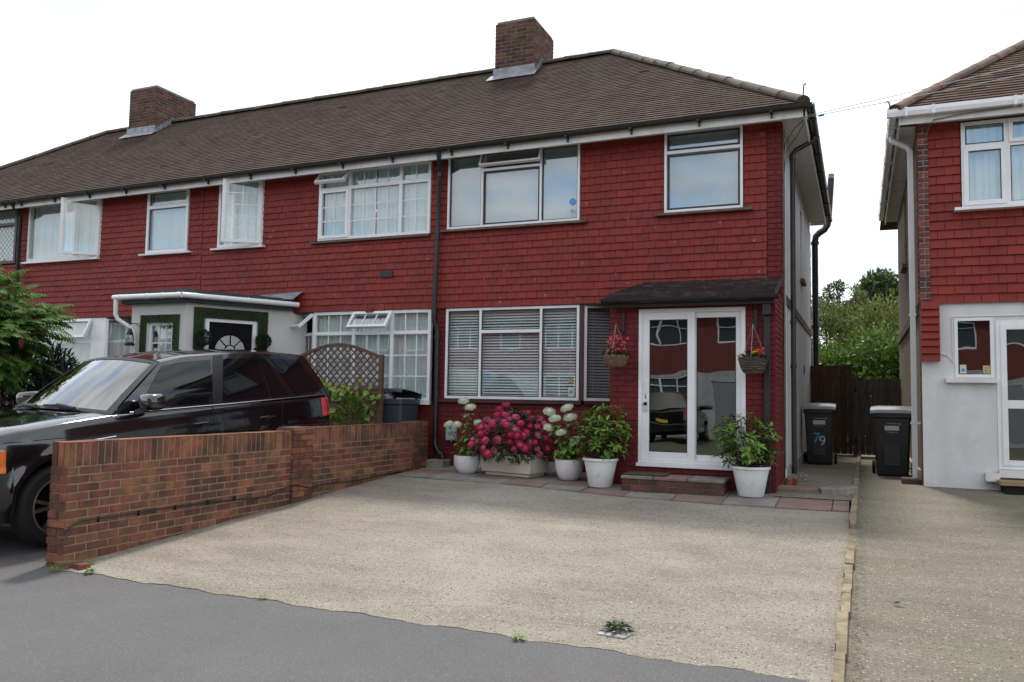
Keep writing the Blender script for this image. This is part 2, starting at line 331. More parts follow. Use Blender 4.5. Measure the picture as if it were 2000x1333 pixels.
def wall(mb, T, u0, u1, v0, v1, holes=(), d=0, rev=.1):
    us = sorted({u0, u1, *[h[i] for h in holes for i in (0, 1) if u0 < h[i] < u1]}); vs = sorted({v0, v1, *[h[i] for h in holes for i in (2, 3) if v0 < h[i] < v1]})
    for a, b in zip(us, us[1:]):
        for c, e in zip(vs, vs[1:]):
            mu, mv = (a + b) / 2, (c + e) / 2
            if any(h[0] < mu < h[1] and h[2] < mv < h[3] for h in holes): continue
            mb.quad(T(a, d, c), T(b, d, c), T(b, d, e), T(a, d, e))
    for h in holes:
        a, b, c, e = h
        for p, q in (((a, c), (b, c)), ((b, c), (b, e)), ((b, e), (a, e)), ((a, e), (a, c))):
            mb.quad(T(p[0], d, p[1]), T(q[0], d, q[1]), T(q[0], d - rev, q[1]), T(p[0], d - rev, p[1]))
def tiles(mb, T, u0, u1, v0, v1, holes=(), gauge=.114, tw=.168, proud=.027, jit=.004):
    n = max(1, round((v1 - v0) / gauge)); g = (v1 - v0) / n
    for r in range(n):
        a, b = v0 + r * g, v0 + (r + 1) * g
        u = u0 - (tw * .5 if r % 2 else 0) - rnd.random() * .01
        while u < u1:
            w = tw * (1 + rnd.uniform(-.02, .02)); rs = [(max(u, u0), min(u + w, u1), a, b)]; u += w
            if rs[0][1] - rs[0][0] < .012: continue
            for h in holes: rs = cut(rs, h)
            for (x0, x1, y0, y1) in rs:
                if x1 - x0 < .008 or y1 - y0 < .008: continue
                p0 = proud + rnd.uniform(-jit, jit); p1 = .008; x0 += .0025; x1 -= .0025; dz = rnd.uniform(-.003, .003)
                if (y0 > a + 1e-4): p0 = p0 + (p1 - p0) * (y0 - a) / g
                A, B, C, D = T(x0, p0, y0 + dz), T(x1, p0 + rnd.uniform(-.002, .002), y0 + dz), T(x1, p1, y1 + .004), T(x0, p1, y1 + .004)
                E, G = T(x0, 0, y0 + dz), T(x1, 0, y0 + dz)
                mb.add((A, B, C, D, E, G, T(x1, 0, y1), T(x0, 0, y1)), ((0, 1, 2, 3), (4, 5, 1, 0), (4, 0, 3, 7), (1, 5, 6, 2)))
def rooftiles(mb, O, U, V, N, vmax, ul, ur, gauge=.1, tw=.17, th=.02):
    O = Vector(O); U = Vector(U).normalized(); V = Vector(V).normalized(); N = Vector(N).normalized()
    P = lambda u, v, d: O + U * u + V * v + N * d
    n = round(vmax / gauge); g = vmax / n
    sag = lambda u, v: .003 * math.sin(u * 1.3 + v) + .008 * math.sin(u * .47 + .8 * v)
    for r in range(n):
        a, b = r * g, (r + 1) * g; l0, r0, l1, r1 = ul(a), ur(a), ul(b), ur(b)
        u = min(l0, l1) - (tw / 2 if r % 2 else 0)
        while u < max(r0, r1):
            w = tw * (1 + rnd.uniform(-.03, .03)); x0, x1 = u + .0015, u + w - .0015; u += w
            b0, b1, t0, t1 = max(x0, l0), min(x1, r0), max(x0, l1), min(x1, r1)
            if b1 - b0 < .004: continue
            if t1 < t0: t0 = t1 = min(max((t0 + t1) / 2, l1), r1)
            p = th + rnd.uniform(-.0015, .002); dz = rnd.uniform(-.002, .002); s0, s1 = sag(b0, a), sag(b0, b)
            if rnd.random() < .0006: p += .008
            A, B, C, D = P(b0, a + dz, p + s0), P(b1, a + dz, p + s0 + rnd.uniform(-.001, .001)), P(t1, b + .006, .004 + s1), P(t0, b + .006, .004 + s1)
            mb.add((A, B, C, D, P(b0, a + dz, -.01), P(b1, a + dz, -.01)), ((0, 1, 2, 3), (4, 5, 1, 0), (0, 3, 4), (1, 5, 2)))
def ridge(mb, a, b, r=.115, seg=.45, up=(0, 0, 1)):
    a, b = Vector(a), Vector(b); d = b - a; n = max(1, round(d.length / seg)); dn = d.normalized(); sx = dn.cross(Vector(up)).normalized(); uz = sx.cross(dn)
    for i in range(n):
        p, q = a + d * (i / n), a + d * ((i + 1) / n + .02 / d.length); j = Vector((rnd.uniform(-.006, .006), rnd.uniform(-.006, .006), rnd.uniform(-.008, .008)))
        rows = []
        for (pt, rr) in ((p + j, r * 1.035), (p + dn * .05 + j, r * 1.035), (p + dn * .055 + j, r), (q, r * .97)):
            rows.append([pt + sx * math.cos(t) * rr + uz * (math.sin(t) * rr * .8 - .03) for t in np.linspace(-.1, math.pi + .1, 11)])
        mb.grid(rows); mb.add(rows[0], (tuple(range(11)),)); mb.add(rows[-1], (tuple(range(11)),))
def bricks(mb, T, W_, H_, t=.012, course=.0755, bl=.2275, joint=.010, ends=True, soldier_top=0, off=0, phase=0, wob=.002):
    Hb = H_ - soldier_top; n = max(1, round(Hb / course)); c = Hb / n
    for r in range(n):
        ext = t if (ends and (r + phase) % 2 == 0) else 0
        u = -ext; e = W_ + ext; first = bl / 2 if (r + phase) % 2 else bl
        while u < e - .02:
            w = min(first - (joint if False else 0), e - u); first = bl
            if e - (u + w) < .06 and e - (u + w) > 0: w = e - u
            p = t + rnd.uniform(-wob, wob); q = rnd.uniform(-wob, wob)
            x0, x1 = u + joint / 2 * (u > -ext + .001), u + w - joint / 2 * (u + w < e - .001); z0, z1 = r * c + joint / 2, (r + 1) * c - joint / 2
            vs = [T(x, dd, z) for x in (x0, x1) for dd in (-.004, 0) for z in (z0, z1)]
            k = .004
            vs = [T(x0, 0, z0), T(x1, 0, z0), T(x1, 0, z1), T(x0, 0, z1), T(x0 + k * (u > -ext + .001), p, z0 + k), T(x1 - k * (u + w < e - .001), p + q, z0 + k), T(x1 - k * (u + w < e - .001), p + q, z1 - k), T(x0 + k * (u > -ext + .001), p, z1 - k)]
            mb.add(vs, ((4, 5, 6, 7), (0, 1, 5, 4), (1, 2, 6, 5), (2, 3, 7, 6), (3, 0, 4, 7))); u += w
    if soldier_top:
        u = 0
        while u < W_ - .01:
            w = min(course, W_ - u); p = t + rnd.uniform(-wob, wob); z0, z1 = Hb + joint / 2, H_; k = .003
            x0, x1 = u + joint / 2, u + w - joint / 2
            if x1 - x0 > .01:
                vs = [T(x0, 0, z0), T(x1, 0, z0), T(x1, 0, z1), T(x0, 0, z1), T(x0 + k, p, z0 + k), T(x1 - k, p, z0 + k), T(x1 - k, p, z1), T(x0 + k, p, z1)]
                mb.add(vs, ((4, 5, 6, 7), (0, 1, 5, 4), (1, 2, 6, 5), (2, 3, 7, 6), (3, 0, 4, 7)))
            u += w
def brickbox(mbb, mbm, x0, x1, y0, y1, z0, z1, faces='-x+x-y+y', **k):
    mbm.box(x0, x1, y0, y1, z0, z1)
    if '-y' in faces: bricks(mbb, frame((x0, y0, z0), (1, 0, 0), (0, -1, 0)), x1 - x0, z1 - z0, phase=0, **k)
    if '+y' in faces: bricks(mbb, frame((x1, y1, z0), (-1, 0, 0), (0, 1, 0)), x1 - x0, z1 - z0, phase=0, **k)
    if '+x' in faces: bricks(mbb, frame((x1, y0, z0), (0, 1, 0), (1, 0, 0)), y1 - y0, z1 - z0, phase=1, **k)
    if '-x' in faces: bricks(mbb, frame((x0, y1, z0), (0, -1, 0), (-1, 0, 0)), y1 - y0, z1 - z0, phase=1, **k)
def text(name, s, size, mat, parent, loc, rot, ext=.0006):
    cu = bpy.data.curves.new(name, 'FONT'); cu.body = s; cu.size = size; cu.extrude = ext; cu.align_x = 'CENTER'; cu.align_y = 'CENTER'
    tmp = bpy.data.objects.new('tmp', cu); COL.objects.link(tmp); dg = bpy.context.evaluated_depsgraph_get()
    me = bpy.data.meshes.new_from_object(tmp.evaluated_get(dg)); bpy.data.objects.remove(tmp); me.materials.clear(); me.materials.append(mat)
    o = bpy.data.objects.new(name, me); COL.objects.link(o); me.name = name
    og = ORG.get(parent, (0, 0, 0)); o.parent = parent; ORG[o] = og
    me.transform(Matrix.Translation(Vector(loc) - Vector(og)) @ Euler(rot).to_matrix().to_4x4()); return o

# ------------------------------------------------------------------ ground and paving
def zg(Y): return 0 if Y < 4.9 else (0.37 * (Y - 4.9) / 5.8 if Y < 10.7 else min(.42, .37 + .03 * (Y - 10.7)))
def sheet(name, mat, edge_lo, edge_hi, x0, x1, nx, ny, dz, skirt=0, rough=0):
    mb = MB(); rows = []
    for j in range(ny + 1):
        row = []
        for i in range(nx + 1):
            x = x0 + (x1 - x0) * i / nx; a, b = edge_lo(x), edge_hi(x); y = a + (b - a) * j / ny
            row.append((x, y, zg(y) + dz + (rough * math.sin(x * 3.1 + y * 1.7) * math.sin(y * 2.3) if 0 < j < ny else 0)))
        rows.append(row)
    mb.grid(rows)
    return struct(mb.build(name, mat, smooth=True))
mb = MB(); ys = [-600, -30, 4.9, 10.7, 12.4, 18, 60, 900]
mb.grid([[(x, y, zg(y) - (.16 if y < 0 else .03)) for x in (-900, -60, 0, 60, 900)] for y in ys]); struct(mb.build('ground', m_ground))
mb = MB(); mb.grid([[(x, y, -.10) for x in (-60, 60)] for y in (-9.5, -2.2)]); struct(mb.build('road', m_road))
def wob(x, a=.018): return a * (math.sin(x * 7.3) + math.sin(x * 17.1 + 1) * .6 + math.sin(x * 41 + 2) * .35)
PAVE = lambda x: 4.93 - .035 * x * .6 + wob(x)
sheet('pavement', m_tarmac, lambda x: -2.2, lambda x: 5.35, -60, 60, 120, 24, .0)
sheet('neighbour_driveway_tarmac', m_tarmac, lambda x: 5.2, lambda x: 12.6, -13, -6.45, 10, 20, .002)
PEDGE = lambda x: np.interp(x, [-6.4, -5.5, -4.36, -2.75, -1.38, -.1], [10.5, 10.38, 10.34, 9.98, 9.87, 9.93])
sheet('driveway', m_drive, PAVE, lambda x: PEDGE(x) + .03, -6.34, -.12, 130, 40, .005, rough=.003)
sheet('neighbour_driveway', m_drive2, lambda x: 4.2, lambda x: 12.9, -.11, 14, 120, 40, .006, rough=.004)
sheet('side_path', m_drive2, lambda x: 10.55, lambda x: 19.2, -.99, -.06, 4, 20, .03)
sheet('rear_side_path', m_drive2, lambda x: 12.8, lambda x: 19.2, -.02, .9, 4, 20, .004)
# paving slabs between driveway and house
pv = [MB(), MB()]; i = 0
x = -6.3
while x < -.15:
    w = .60; y = PEDGE(x + .3) ; k = 0
    while y < 12.3:
        h = .45 if k else .34
        if not (x > -1.0 and y > 10.6):
            m_ = pv[(i + k + (rnd.random() < .25)) % 2]; t_ = rnd.uniform(-.004, .006)
            x1_ = min(x + w - .01, -.13); e0, e1 = PEDGE(x) - PEDGE(x + .3), PEDGE(x1_) - PEDGE(x + .3)
            m_.add([(x, y + e0, zg(y) + .022 + t_), (x1_, y + e1, zg(y) + .022 + t_), (x1_, y + h - .01 + e1, zg(y + h) + .022 + t_), (x, y + h - .01 + e0, zg(y + h) + .022 + t_),
                    (x, y + e0, zg(y) - .03), (x1_, y + e1, zg(y) - .03), (x1_, y + h - .01 + e1, zg(y) - .03), (x, y + h - .01 + e0, zg(y) - .03)], ((0, 1, 2, 3), (4, 5, 1, 0), (5, 6, 2, 1), (7, 4, 0, 3), (6, 7, 3, 2)))
        y += h; k += 1
    x += w; i += 1
struct(pv[0].build('paving', m_slabg)); struct(pv[1].build('paving', m_slabr))
# kerb strip of edging stones between the two driveways
mb = MB(); y = 4.75
while y < 18.5:
    l = rnd.uniform(.55, .9); xx = np.interp(y, [4.75, 7, 10, 18], [-.13, -.10, -.075, -.03]); w = .078 + rnd.uniform(-.004, .004); h = .055 + rnd.uniform(-.006, .006)
    if 8.05 < y < 8.35: h = .01
    n = 5
    for q in range(n):
        a, b = y + l * q / n, y + l * (q + 1) / n - (.004 if q == n - 1 else 0); hh = h + rnd.uniform(-.002, .002); j = rnd.uniform(-.006, .006)
        mb.add([(xx - w / 2 + j, a, zg(a) - .05), (xx + w / 2, a, zg(a) - .05), (xx + w / 2, b, zg(b) - .05), (xx - w / 2 + j, b, zg(b) - .05), (xx - w / 2 + .01 + j, a, zg(a) + hh), (xx + w / 2 - .006, a, zg(a) + hh), (xx + w / 2 - .006, b, zg(b) + hh), (xx - w / 2 + .01 + j, b, zg(b) + hh)],
               ((4, 5, 6, 7), (0, 1, 5, 4), (1, 2, 6, 5), (2, 3, 7, 6), (3, 0, 4, 7)))
    y += l
struct(mb.build('kerb', m_kerb))
mb = MB()
for i in range(700):
    y = 4.9 + 11 * rnd.random() ** 1.3; x = np.interp(y, [4.75, 10, 18], [-.13, -.075, -.03]) + .05 + abs(rnd.gauss(0, .05)); z = zg(y) + .016
    a = rnd.random() * 6.28; d = Vector((math.cos(a), math.sin(a), rnd.random() * .5)); mb.dia((x, y, z), d, (0, 0, 1), rnd.uniform(.012, .05), rnd.uniform(.004, .012))
o = mb.build('dry_grass', m_dirt); o['kind'] = 'stuff'

# ------------------------------------------------------------------ windows
def bars_frame(mb, T, W_, H_, fw_, d0, d1, mull=(), trans=()):
    mb.obox(T, 0, fw_, d0, d1, 0, H_); mb.obox(T, W_ - fw_, W_, d0, d1, 0, H_)
    mb.obox(T, fw_, W_ - fw_, d0, d1, 0, fw_); mb.obox(T, fw_, W_ - fw_, d0, d1, H_ - fw_, H_)
    for (u, v0, v1, w) in mull: mb.obox(T, u - w / 2, u + w / 2, d0, d1 - .001, max(v0, fw_), min(v1, H_ - fw_))
    for (v, u0, u1, w) in trans: mb.obox(T, max(u0, fw_), min(u1, W_ - fw_), d0, d1 - .002, v - w / 2, v + w / 2)
def pane(par, T, u0, u1, v0, v1, mat, d=-.03, bars=None, barmat=None, gasket=0, th=.006):
    mb = MB(); mb.obox(T, u0, u1, d - th, d, v0, v1); mb.build('pane', mat, par)
    if gasket:
        mb = MB()
        for a, b, c, e in ((u0, u0 + gasket, v0, v1), (u1 - gasket, u1, v0, v1), (u0 + gasket, u1 - gasket, v0, v0 + gasket), (u0 + gasket, u1 - gasket, v1 - gasket, v1)): mb.obox(T, a, b, d + .002, d + .012, c, e)
        mb.build('gasket', m_gasket, par)
    if bars:
        mb = MB(); nx, ny = bars; b = .009
        for i in range(1, nx): u = u0 + (u1 - u0) * i / nx; mb.obox(T, u - b, u + b, d + .001, d + .006, v0, v1); ny == 1 and mb.build('glazing_bar', m_white, par); mb = MB() if ny == 1 else mb
        for j in range(1, ny):
            v = v0 + (v1 - v0) * j / ny
            if nx == 1 and j > 1: mb.build('glazing_bar', m_white, par); mb = MB()
            for i in range(nx): mb.obox(T, u0 + (u1 - u0) * i / nx + b * (i > 0), u0 + (u1 - u0) * (i + 1) / nx - b * (i < nx - 1), d + .001, d + .005, v - b, v + b)
        if mb.v: mb.build('glazing_bars' if nx > 1 else 'glazing_bar', m_white, par)
def sash(par, T, u0, u1, v0, v1, hinge, ang, mat, name='open_casement', bars=None, fw_=.05, gasket=0):
    O = T(0, 0, 0); U = (T(1, 0, 0) - O); N = (T(0, 1, 0) - O); W_, H_ = u1 - u0, v1 - v0; a = R(ang)
    if hinge == 'top':
        def T2(u, d, v): h = v - H_; return T(u0 + u, .012 + d * math.cos(a) - h * math.sin(a), v1 + h * math.cos(a) + d * math.sin(a))
    elif hinge == 'right':
        def T2(u, d, v): h = u - W_; return T(u1 + h * math.cos(a) + d * math.sin(a) * 0 , .012 - h * math.sin(a) + d * math.cos(a), v0 + v) + U * (-d * math.sin(a))
    mb = MB(); bars_frame(mb, T2, W_, H_, fw_, -.045, .012); s = mb.build(name, m_white, par, bevel=.004)
    pane(s, T2, fw_, W_ - fw_, fw_, H_ - fw_, mat, d=-.015, bars=bars, gasket=gasket); return s
def curtain(par, T, u0, u1, v0, v1, mat, d=-.115, name='curtain', wl=.09, amp=.018):
    n = max(8, int((u1 - u0) / .012)); rows = []
    ph = rnd.random() * 6
    for v in np.linspace(v0, v1, 7):
        rows.append([T(u, d + amp * (math.sin(u / wl * 6.28 + ph + .3 * math.sin(v * 2)) + .5 * math.sin(u / wl * 2.9 + ph * 2)), v) for u in np.linspace(u0, u1, n)])
    mb = MB(); mb.grid(rows); return mb.build(name, mat, par, smooth=True, sharp=180)
def vblind(par, T, u0, u1, v0, v1, d=-.13):
    mb = MB(); u = u0; a = R(10)
    while u < u1:
        w = .096; c, s_ = math.cos(a) * w / 2, math.sin(a) * w / 2; uc = u + .043
        mb.quad(T(uc - c, d - s_, v0), T(uc + c, d + s_, v0), T(uc + c, d + s_, v1), T(uc - c, d - s_, v1)); u += .086
    mb.build('vertical_blind', m_blind, par)
def venetian(par, T, u0, u1, v0, v1, d=-.10, pitch=.0445, tilt=40, mat=None):
    mb = MB(); v = v0; a = R(tilt); w = .05
    while v < v1:
        rows = []
        for k in np.linspace(-.5, .5, 4): rows.append([T(u, d + k * w * math.cos(a), v - k * w * math.sin(a) + .004 * (1 - 4 * k * k)) for u in (u0, u1)])
        mb.grid(rows); v += pitch
    mb.build('venetian_blind', mat or m_slat, par, smooth=True)
    mb = MB()
    for u in np.linspace(u0 + .12, u1 - .12, 2): mb.obox(T, u - .0015, u + .0015, d + .026, d + .028, v0, v1)
    mb.build('blind_cord', m_white, par)

YT = 11.80
def upT(x0, z0): return frame((x0, YT, z0), (1, 0, 0), (0, -1, 0))

# ------------------------------------------------------------------ the terrace
KS, X0S = .0061, -.65            # the eaves and the roof fall gently to the left
EY, EZ, RY, RZ = 11.42, 5.535, 15.15, 8.30
PITCH = math.atan2(RZ - EZ, RY - EY); SL = math.hypot(RZ - EZ, RY - EY)
VV = Vector((0, math.cos(PITCH), math.sin(PITCH))); NN = Vector((0, -math.sin(PITCH), math.cos(PITCH)))
def house_shell(h, x0, x1, hip_l=False, hip_r=False, upper=(), gut0=None, gut1=None):
    ex0 = x0 - .35 if hip_l else x0; ex1 = x1 + .35 if hip_r else x1; run = RY - EY
    mb = MB(); ul = (lambda v: v / SL * run) if hip_l else (lambda v: 0.0); wid = ex1 - ex0
    ur = (lambda v: wid - v / SL * run) if hip_r else (lambda v: wid)
    rooftiles(mb, (ex0, EY, EZ), (1, 0, 0), VV, NN, SL, ul, ur)
    if hip_r: rooftiles(mb, (ex1, EY, EZ), (0, 1, 0), (-math.cos(PITCH), 0, math.sin(PITCH)), (math.sin(PITCH), 0, math.cos(PITCH)), SL, lambda v: v / SL * run, lambda v: 7.4 - v / SL * run)
    mb.shear(KS, X0S); roof = mb.build('roof', m_roof, h)
    # sarking under the tiles, back slope
    mb = MB(); a0 = ex0 + .02; a1 = ex1 - .02; i0 = a0 + (run if hip_l else 0); i1 = a1 - (run if hip_r else 0); e = -.05
    mb.quad((a0, EY + .03, EZ + e), (a1, EY + .03, EZ + e), (i1, RY, RZ + e), (i0, RY, RZ + e))
    mb.quad((a1, 2 * RY - EY, EZ + e), (a0, 2 * RY - EY, EZ + e), (i0, RY, RZ + e), (i1, RY, RZ + e))
    if hip_r: mb.add([(a1, EY + .03, EZ + e), (a1, 2 * RY - EY, EZ + e), (i1, RY, RZ + e)], ((0, 1, 2),))
    if hip_l: mb.add([(a0, EY + .03, EZ + e), (a0, 2 * RY - EY, EZ + e), (i0, RY, RZ + e)], ((0, 1, 2),))
    mb.shear(KS, X0S).build('roof_underlay', m_roof, roof)
    mb = MB(); ridge(mb, (ex0 + (run if hip_l else 0), RY, RZ + .02), (ex1 - (run if hip_r else 0), RY, RZ + .02))
    if hip_r: ridge(mb, (ex1 - .03, EY + .03, EZ + .05), (ex1 - run, RY, RZ + .03), r=.108)
    if hip_l: ridge(mb, (ex0 + .03, EY + .03, EZ + .05), (ex0 + run, RY, RZ + .03), r=.108)
    mb.shear(KS, X0S).build('ridge_tiles', m_ridge, roof, smooth=True)
    # fascia, soffit, gutter
    mb = MB(); mb.box(ex0, ex1 - (.001 if hip_r else 0), 11.50, 11.525, 5.375, 5.56)
    mb.quad((ex0, 11.525, 5.46), (ex1, 11.525, 5.46), (ex1, 11.9, 5.46), (ex0, 11.9, 5.46))
    mb.shear(KS * .9, X0S).build('fascia', m_oldwhite, h)
    mb = MB(); g0, g1 = ex0 - (.1 if hip_l else 0), ex1 + (.08 if hip_r else 0); gy, gz = 11.435, 5.525
    nseg = 8; rows = []
    for x in np.linspace(g0, g1, nseg + 1): rows.append([(x, gy + .058 * math.cos(t), gz + .005 * math.sin(x * 1.7) + .058 * math.sin(t)) for t in np.linspace(-math.pi, 0, 9)] + [(x, gy + .050 * math.cos(t), gz + .05 * math.sin(t)) for t in np.linspace(0, -math.pi, 7)])
    mb.grid(rows); mb.add(rows[-1], (tuple(range(16)),)); mb.add(rows[0], (tuple(range(16)),))
    gut = mb.shear(KS, X0S).build('gutter', m_blackp, h, smooth=True, sharp=60)
    x = g0 + .4
    while x < g1: mb = MB(); mb.box(x - .02, x + .02, gy - .066, 11.50, gz - .066, gz - .05); mb.box(x - .012, x + .012, 11.46, 11.498, gz - .12, gz - .064); x += .98; mb.shear(KS, X0S).build('gutter_bracket', m_blackp, gut)
    return roof
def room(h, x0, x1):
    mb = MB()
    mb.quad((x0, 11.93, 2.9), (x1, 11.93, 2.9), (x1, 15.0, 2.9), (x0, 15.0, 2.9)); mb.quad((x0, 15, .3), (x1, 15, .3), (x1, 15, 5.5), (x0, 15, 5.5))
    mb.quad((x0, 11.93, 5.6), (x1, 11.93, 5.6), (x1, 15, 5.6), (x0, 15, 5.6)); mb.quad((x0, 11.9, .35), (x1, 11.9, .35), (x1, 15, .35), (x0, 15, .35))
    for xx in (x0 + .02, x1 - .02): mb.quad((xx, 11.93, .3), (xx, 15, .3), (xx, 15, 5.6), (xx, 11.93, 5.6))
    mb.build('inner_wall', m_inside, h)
def downpipe(h, pts, r=.036, mat=None, collars=(), name='downpipe'):
    mb = MB(); mb.tube(pts, r, 10)
    for c, d in collars: a = Vector(c); d = Vector(d); mb.tube([a - d * .03, a + d * .03], r * 1.28, 10)
    return mb.build(name, mat or m_blackp, h, smooth=True)

XA0, XA1 = -6.37, -.97
# ---- house A
A = thing('end_terrace_house', 'red tile-hung end of terrace house with glazed sliding porch door and black gutters', 'house', (-3.7, 11.8, .4))
WA1, WA2 = (-6.19, -3.92, 4.25, 5.47), (-2.614, -1.495, 4.265, 5.475)
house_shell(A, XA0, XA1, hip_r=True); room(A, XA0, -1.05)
ab = lambda w, o: (w[0] - o, w[1] - o, w[2], w[3])
mb = MB(); wall(mb, frame((XA0, 11.86, 0), (1, 0, 0), (0, -1, 0)), 0, XA1 - XA0 - .02, 2.95, 5.5, [ab(WA1, XA0), ab(WA2, XA0)]); mb.build('upper_wall', m_redmortar, A)
mb = MB(); T = frame((XA0, 11.835, 0), (1, 0, 0), (0, -1, 0))
tiles(mb, T, 0, -1.17 - XA0, 2.965, 5.47, [(WA1[0] - XA0 - .01, WA1[1] - XA0 + .01, WA1[2] - .03, 9), (WA2[0] - XA0 - .01, WA2[1] - XA0 + .01, WA2[2] - .03, 9)])
mb.build('tile_hanging', m_tile, A)
mb, m2 = MB(), MB(); m2.box(-1.165, XA1 - .012, 11.83, 12.1, .35, 5.46); bricks(mb, frame((-1.165, 11.83, 2.95), (1, 0, 0), (0, -1, 0)), .183, 2.5, t=.012, ends=False)
bricks(mb, frame((-.982, 11.83, 2.95), (0, 1, 0), (1, 0, 0)), .24, 2.5, t=.012, ends=False, phase=1)
p = m2.build('brick_pier', m_redmortar, A); mb.build('brick_facing', m_redbrick, p)
def casement_A(w, mull, trans, label=None):
    T = upT(w[0], w[2]); W_, H_ = w[1] - w[0], w[3] - w[2]; mb = MB()
    bars_frame(mb, T, W_, H_, .035, -.07, .012, mull, trans); return mb.build('window', m_white, A, bevel=.003), T, W_, H_
w, T, W_, H_ = casement_A(WA1, [(.62, 0, 1.3, .035), (1.63, 0, 1.3, .035)], [(.93, .62, 1.63, .045)])
pane(w, T, .035, .60, .035, H_ - .035, m_glassA, gasket=.016); pane(w, T, 1.65, W_ - .035, .035, H_ - .035, m_glassA, gasket=.016)
pane(w, T, .64, 1.61, .035, .905, m_glassA, gasket=.03)
sash(w, T, .60, 1.65, .955, H_ - .01, 'top', 24, m_glass, 'open_vent', fw_=.032, gasket=.014)
vblind(w, T, .03, W_ - .03, .03, .93); vblind(w, T, .03, .62, .93, H_); vblind(w, T, 1.63, W_ - .03, .93, H_)
def disc(par, T, u, v, r, mat, d, name='sticker'):
    mb = MB(); n = 16; mb.add([T(u + r * math.cos(6.2832 * k / n), d, v + r * math.sin(6.2832 * k / n)) for k in range(n)], (tuple(range(n)),)); mb.build(name, mat, par)
disc(w, T, W_ - .12, .30, .055, m_blue, -.024); disc(w, T, W_ - .125, .15, .055, m_label, -.024); disc(w, T, W_ - .125, .15, .022, m_blue, -.0235)
w2, T2, W2, H2 = casement_A(WA2, [], [(.89, 0, 2, .045)])
pane(w2, T2, .05, W2 - .05, .05, .85, m_glassA, gasket=.02); pane(w2, T2, .05, W2 - .05, .93, H2 - .05, m_glassA, gasket=.02); vblind(w2, T2, .03, W2 - .03, .03, H2)
for w_, ww in ((w, WA1), (w2, WA2)):
    mb = MB(); mb.box(ww[0] - .13, ww[1] + .13, 11.735, 11.83, ww[2] - .045, ww[2] - .012); mb.build('sill', m_sill, w_)
# bay window
BZ0, BZ1 = 1.50, 2.955; T = frame((-6.195, 11.835, BZ0), (1, 0, 0), (0, -1, 0)); W_, H_ = 2.28, BZ1 - BZ0
mb = MB(); bars_frame(mb, T, W_, H_, .042, -.07, .0, [(.62, 0, 2, .04), (1.655, 0, 2, .04)], [(1.07, .62, 1.655, .05)]); bw = mb.build('bay_window', m_white, A, bevel=.003)
for c in ((.042, .60, .042, H_ - .042), (1.675, W_ - .042, .042, H_ - .042), (.64, 1.635, .042, 1.045), (.64, 1.635, 1.095, H_ - .042)): pane(bw, T, *c, m_glass, gasket=.016)
venetian(bw, T, .03, W_ - .03, .06, H_ - .04)
disc(bw, T, W_ - .13, .30, .04, M('gold_sticker', (.35, .25, .08)), -.022); mb = MB(); mb.obox(T, W_ - .17, W_ - .085, -.023, -.0215, .06, .2); mb.build('sticker', M('cream_sticker', (.6, .58, .42)), bw); disc(bw, T, W_ - .128, .13, .03, m_blue, -.0205)
ca = R(30); CT = frame((-3.84, 11.86, BZ0), (math.cos(ca), math.sin(ca), 0), (math.sin(ca), -math.cos(ca), 0)); CW = .78
mb = MB(); bars_frame(mb, CT, CW, H_, .042, -.07, 0); cw = mb.build('bay_side_window', m_white, A); pane(cw, CT, .042, CW - .042, .042, H_ - .042, m_glass, gasket=.016); venetian(cw, CT, .03, CW - .03, .06, H_ - .04, mat=M('shaded_slat', (.42, .43, .44), rough=.4))  # side pane slats coloured darker for the shade on this angled face
mb = MB(); mb.box(-3.905, -3.845, 11.838, 11.90, BZ0, BZ1); mb.build('bay_post', M('dark_red_post', (.06, .014, .014), rough=.5), A)
mb = MB(); mb.box(-6.32, -3.86, 11.78, 11.90, BZ0 - .06, BZ0 - .002); mb.obox(CT, 0, CW, -.06, .05, -.06, -.002); mb.build('bay_sill', M('dark_red_sill', (.06, .016, .016), (.035, .012, .012), nscale=8, rough=.55), A)
mb = MB(); T = frame((XA0 + .01, 11.85, .36), (1, 0, 0), (0, -1, 0)); bricks(mb, T, 2.52, BZ0 - .06 - .36, t=.008, ends=False, joint=.008)
bricks(mb, frame((XA0 + .01, 11.85, 1.44), (1, 0, 0), (0, -1, 0)), .16, 1.51, t=.008, ends=False, joint=.008)
CTb = frame((-3.845, 11.852, .36), (math.cos(ca), math.sin(ca), 0), (math.sin(ca), -math.cos(ca), 0)); bricks(mb, CTb, CW, 1.08, t=.008, ends=False, joint=.008)
m2 = MB(); m2.box(XA0 + .005, -3.845, 11.852, 11.95, .3, 1.442); m2.box(XA0 + .005, XA0 + .17, 11.852, 11.95, 1.442, 2.95); m2.obox(CTb, 0, CW, -.1, -.001, 0, 1.08)
lw = m2.build('bay_wall', m_redmortar, A); mb.build('brick_facing', m_redbrick, lw)
mb = MB(); mb.box(XA0, XA1 - .02, 11.84, 12.3, 2.945, 2.962); mb.build('overhang_soffit', m_wood, A)
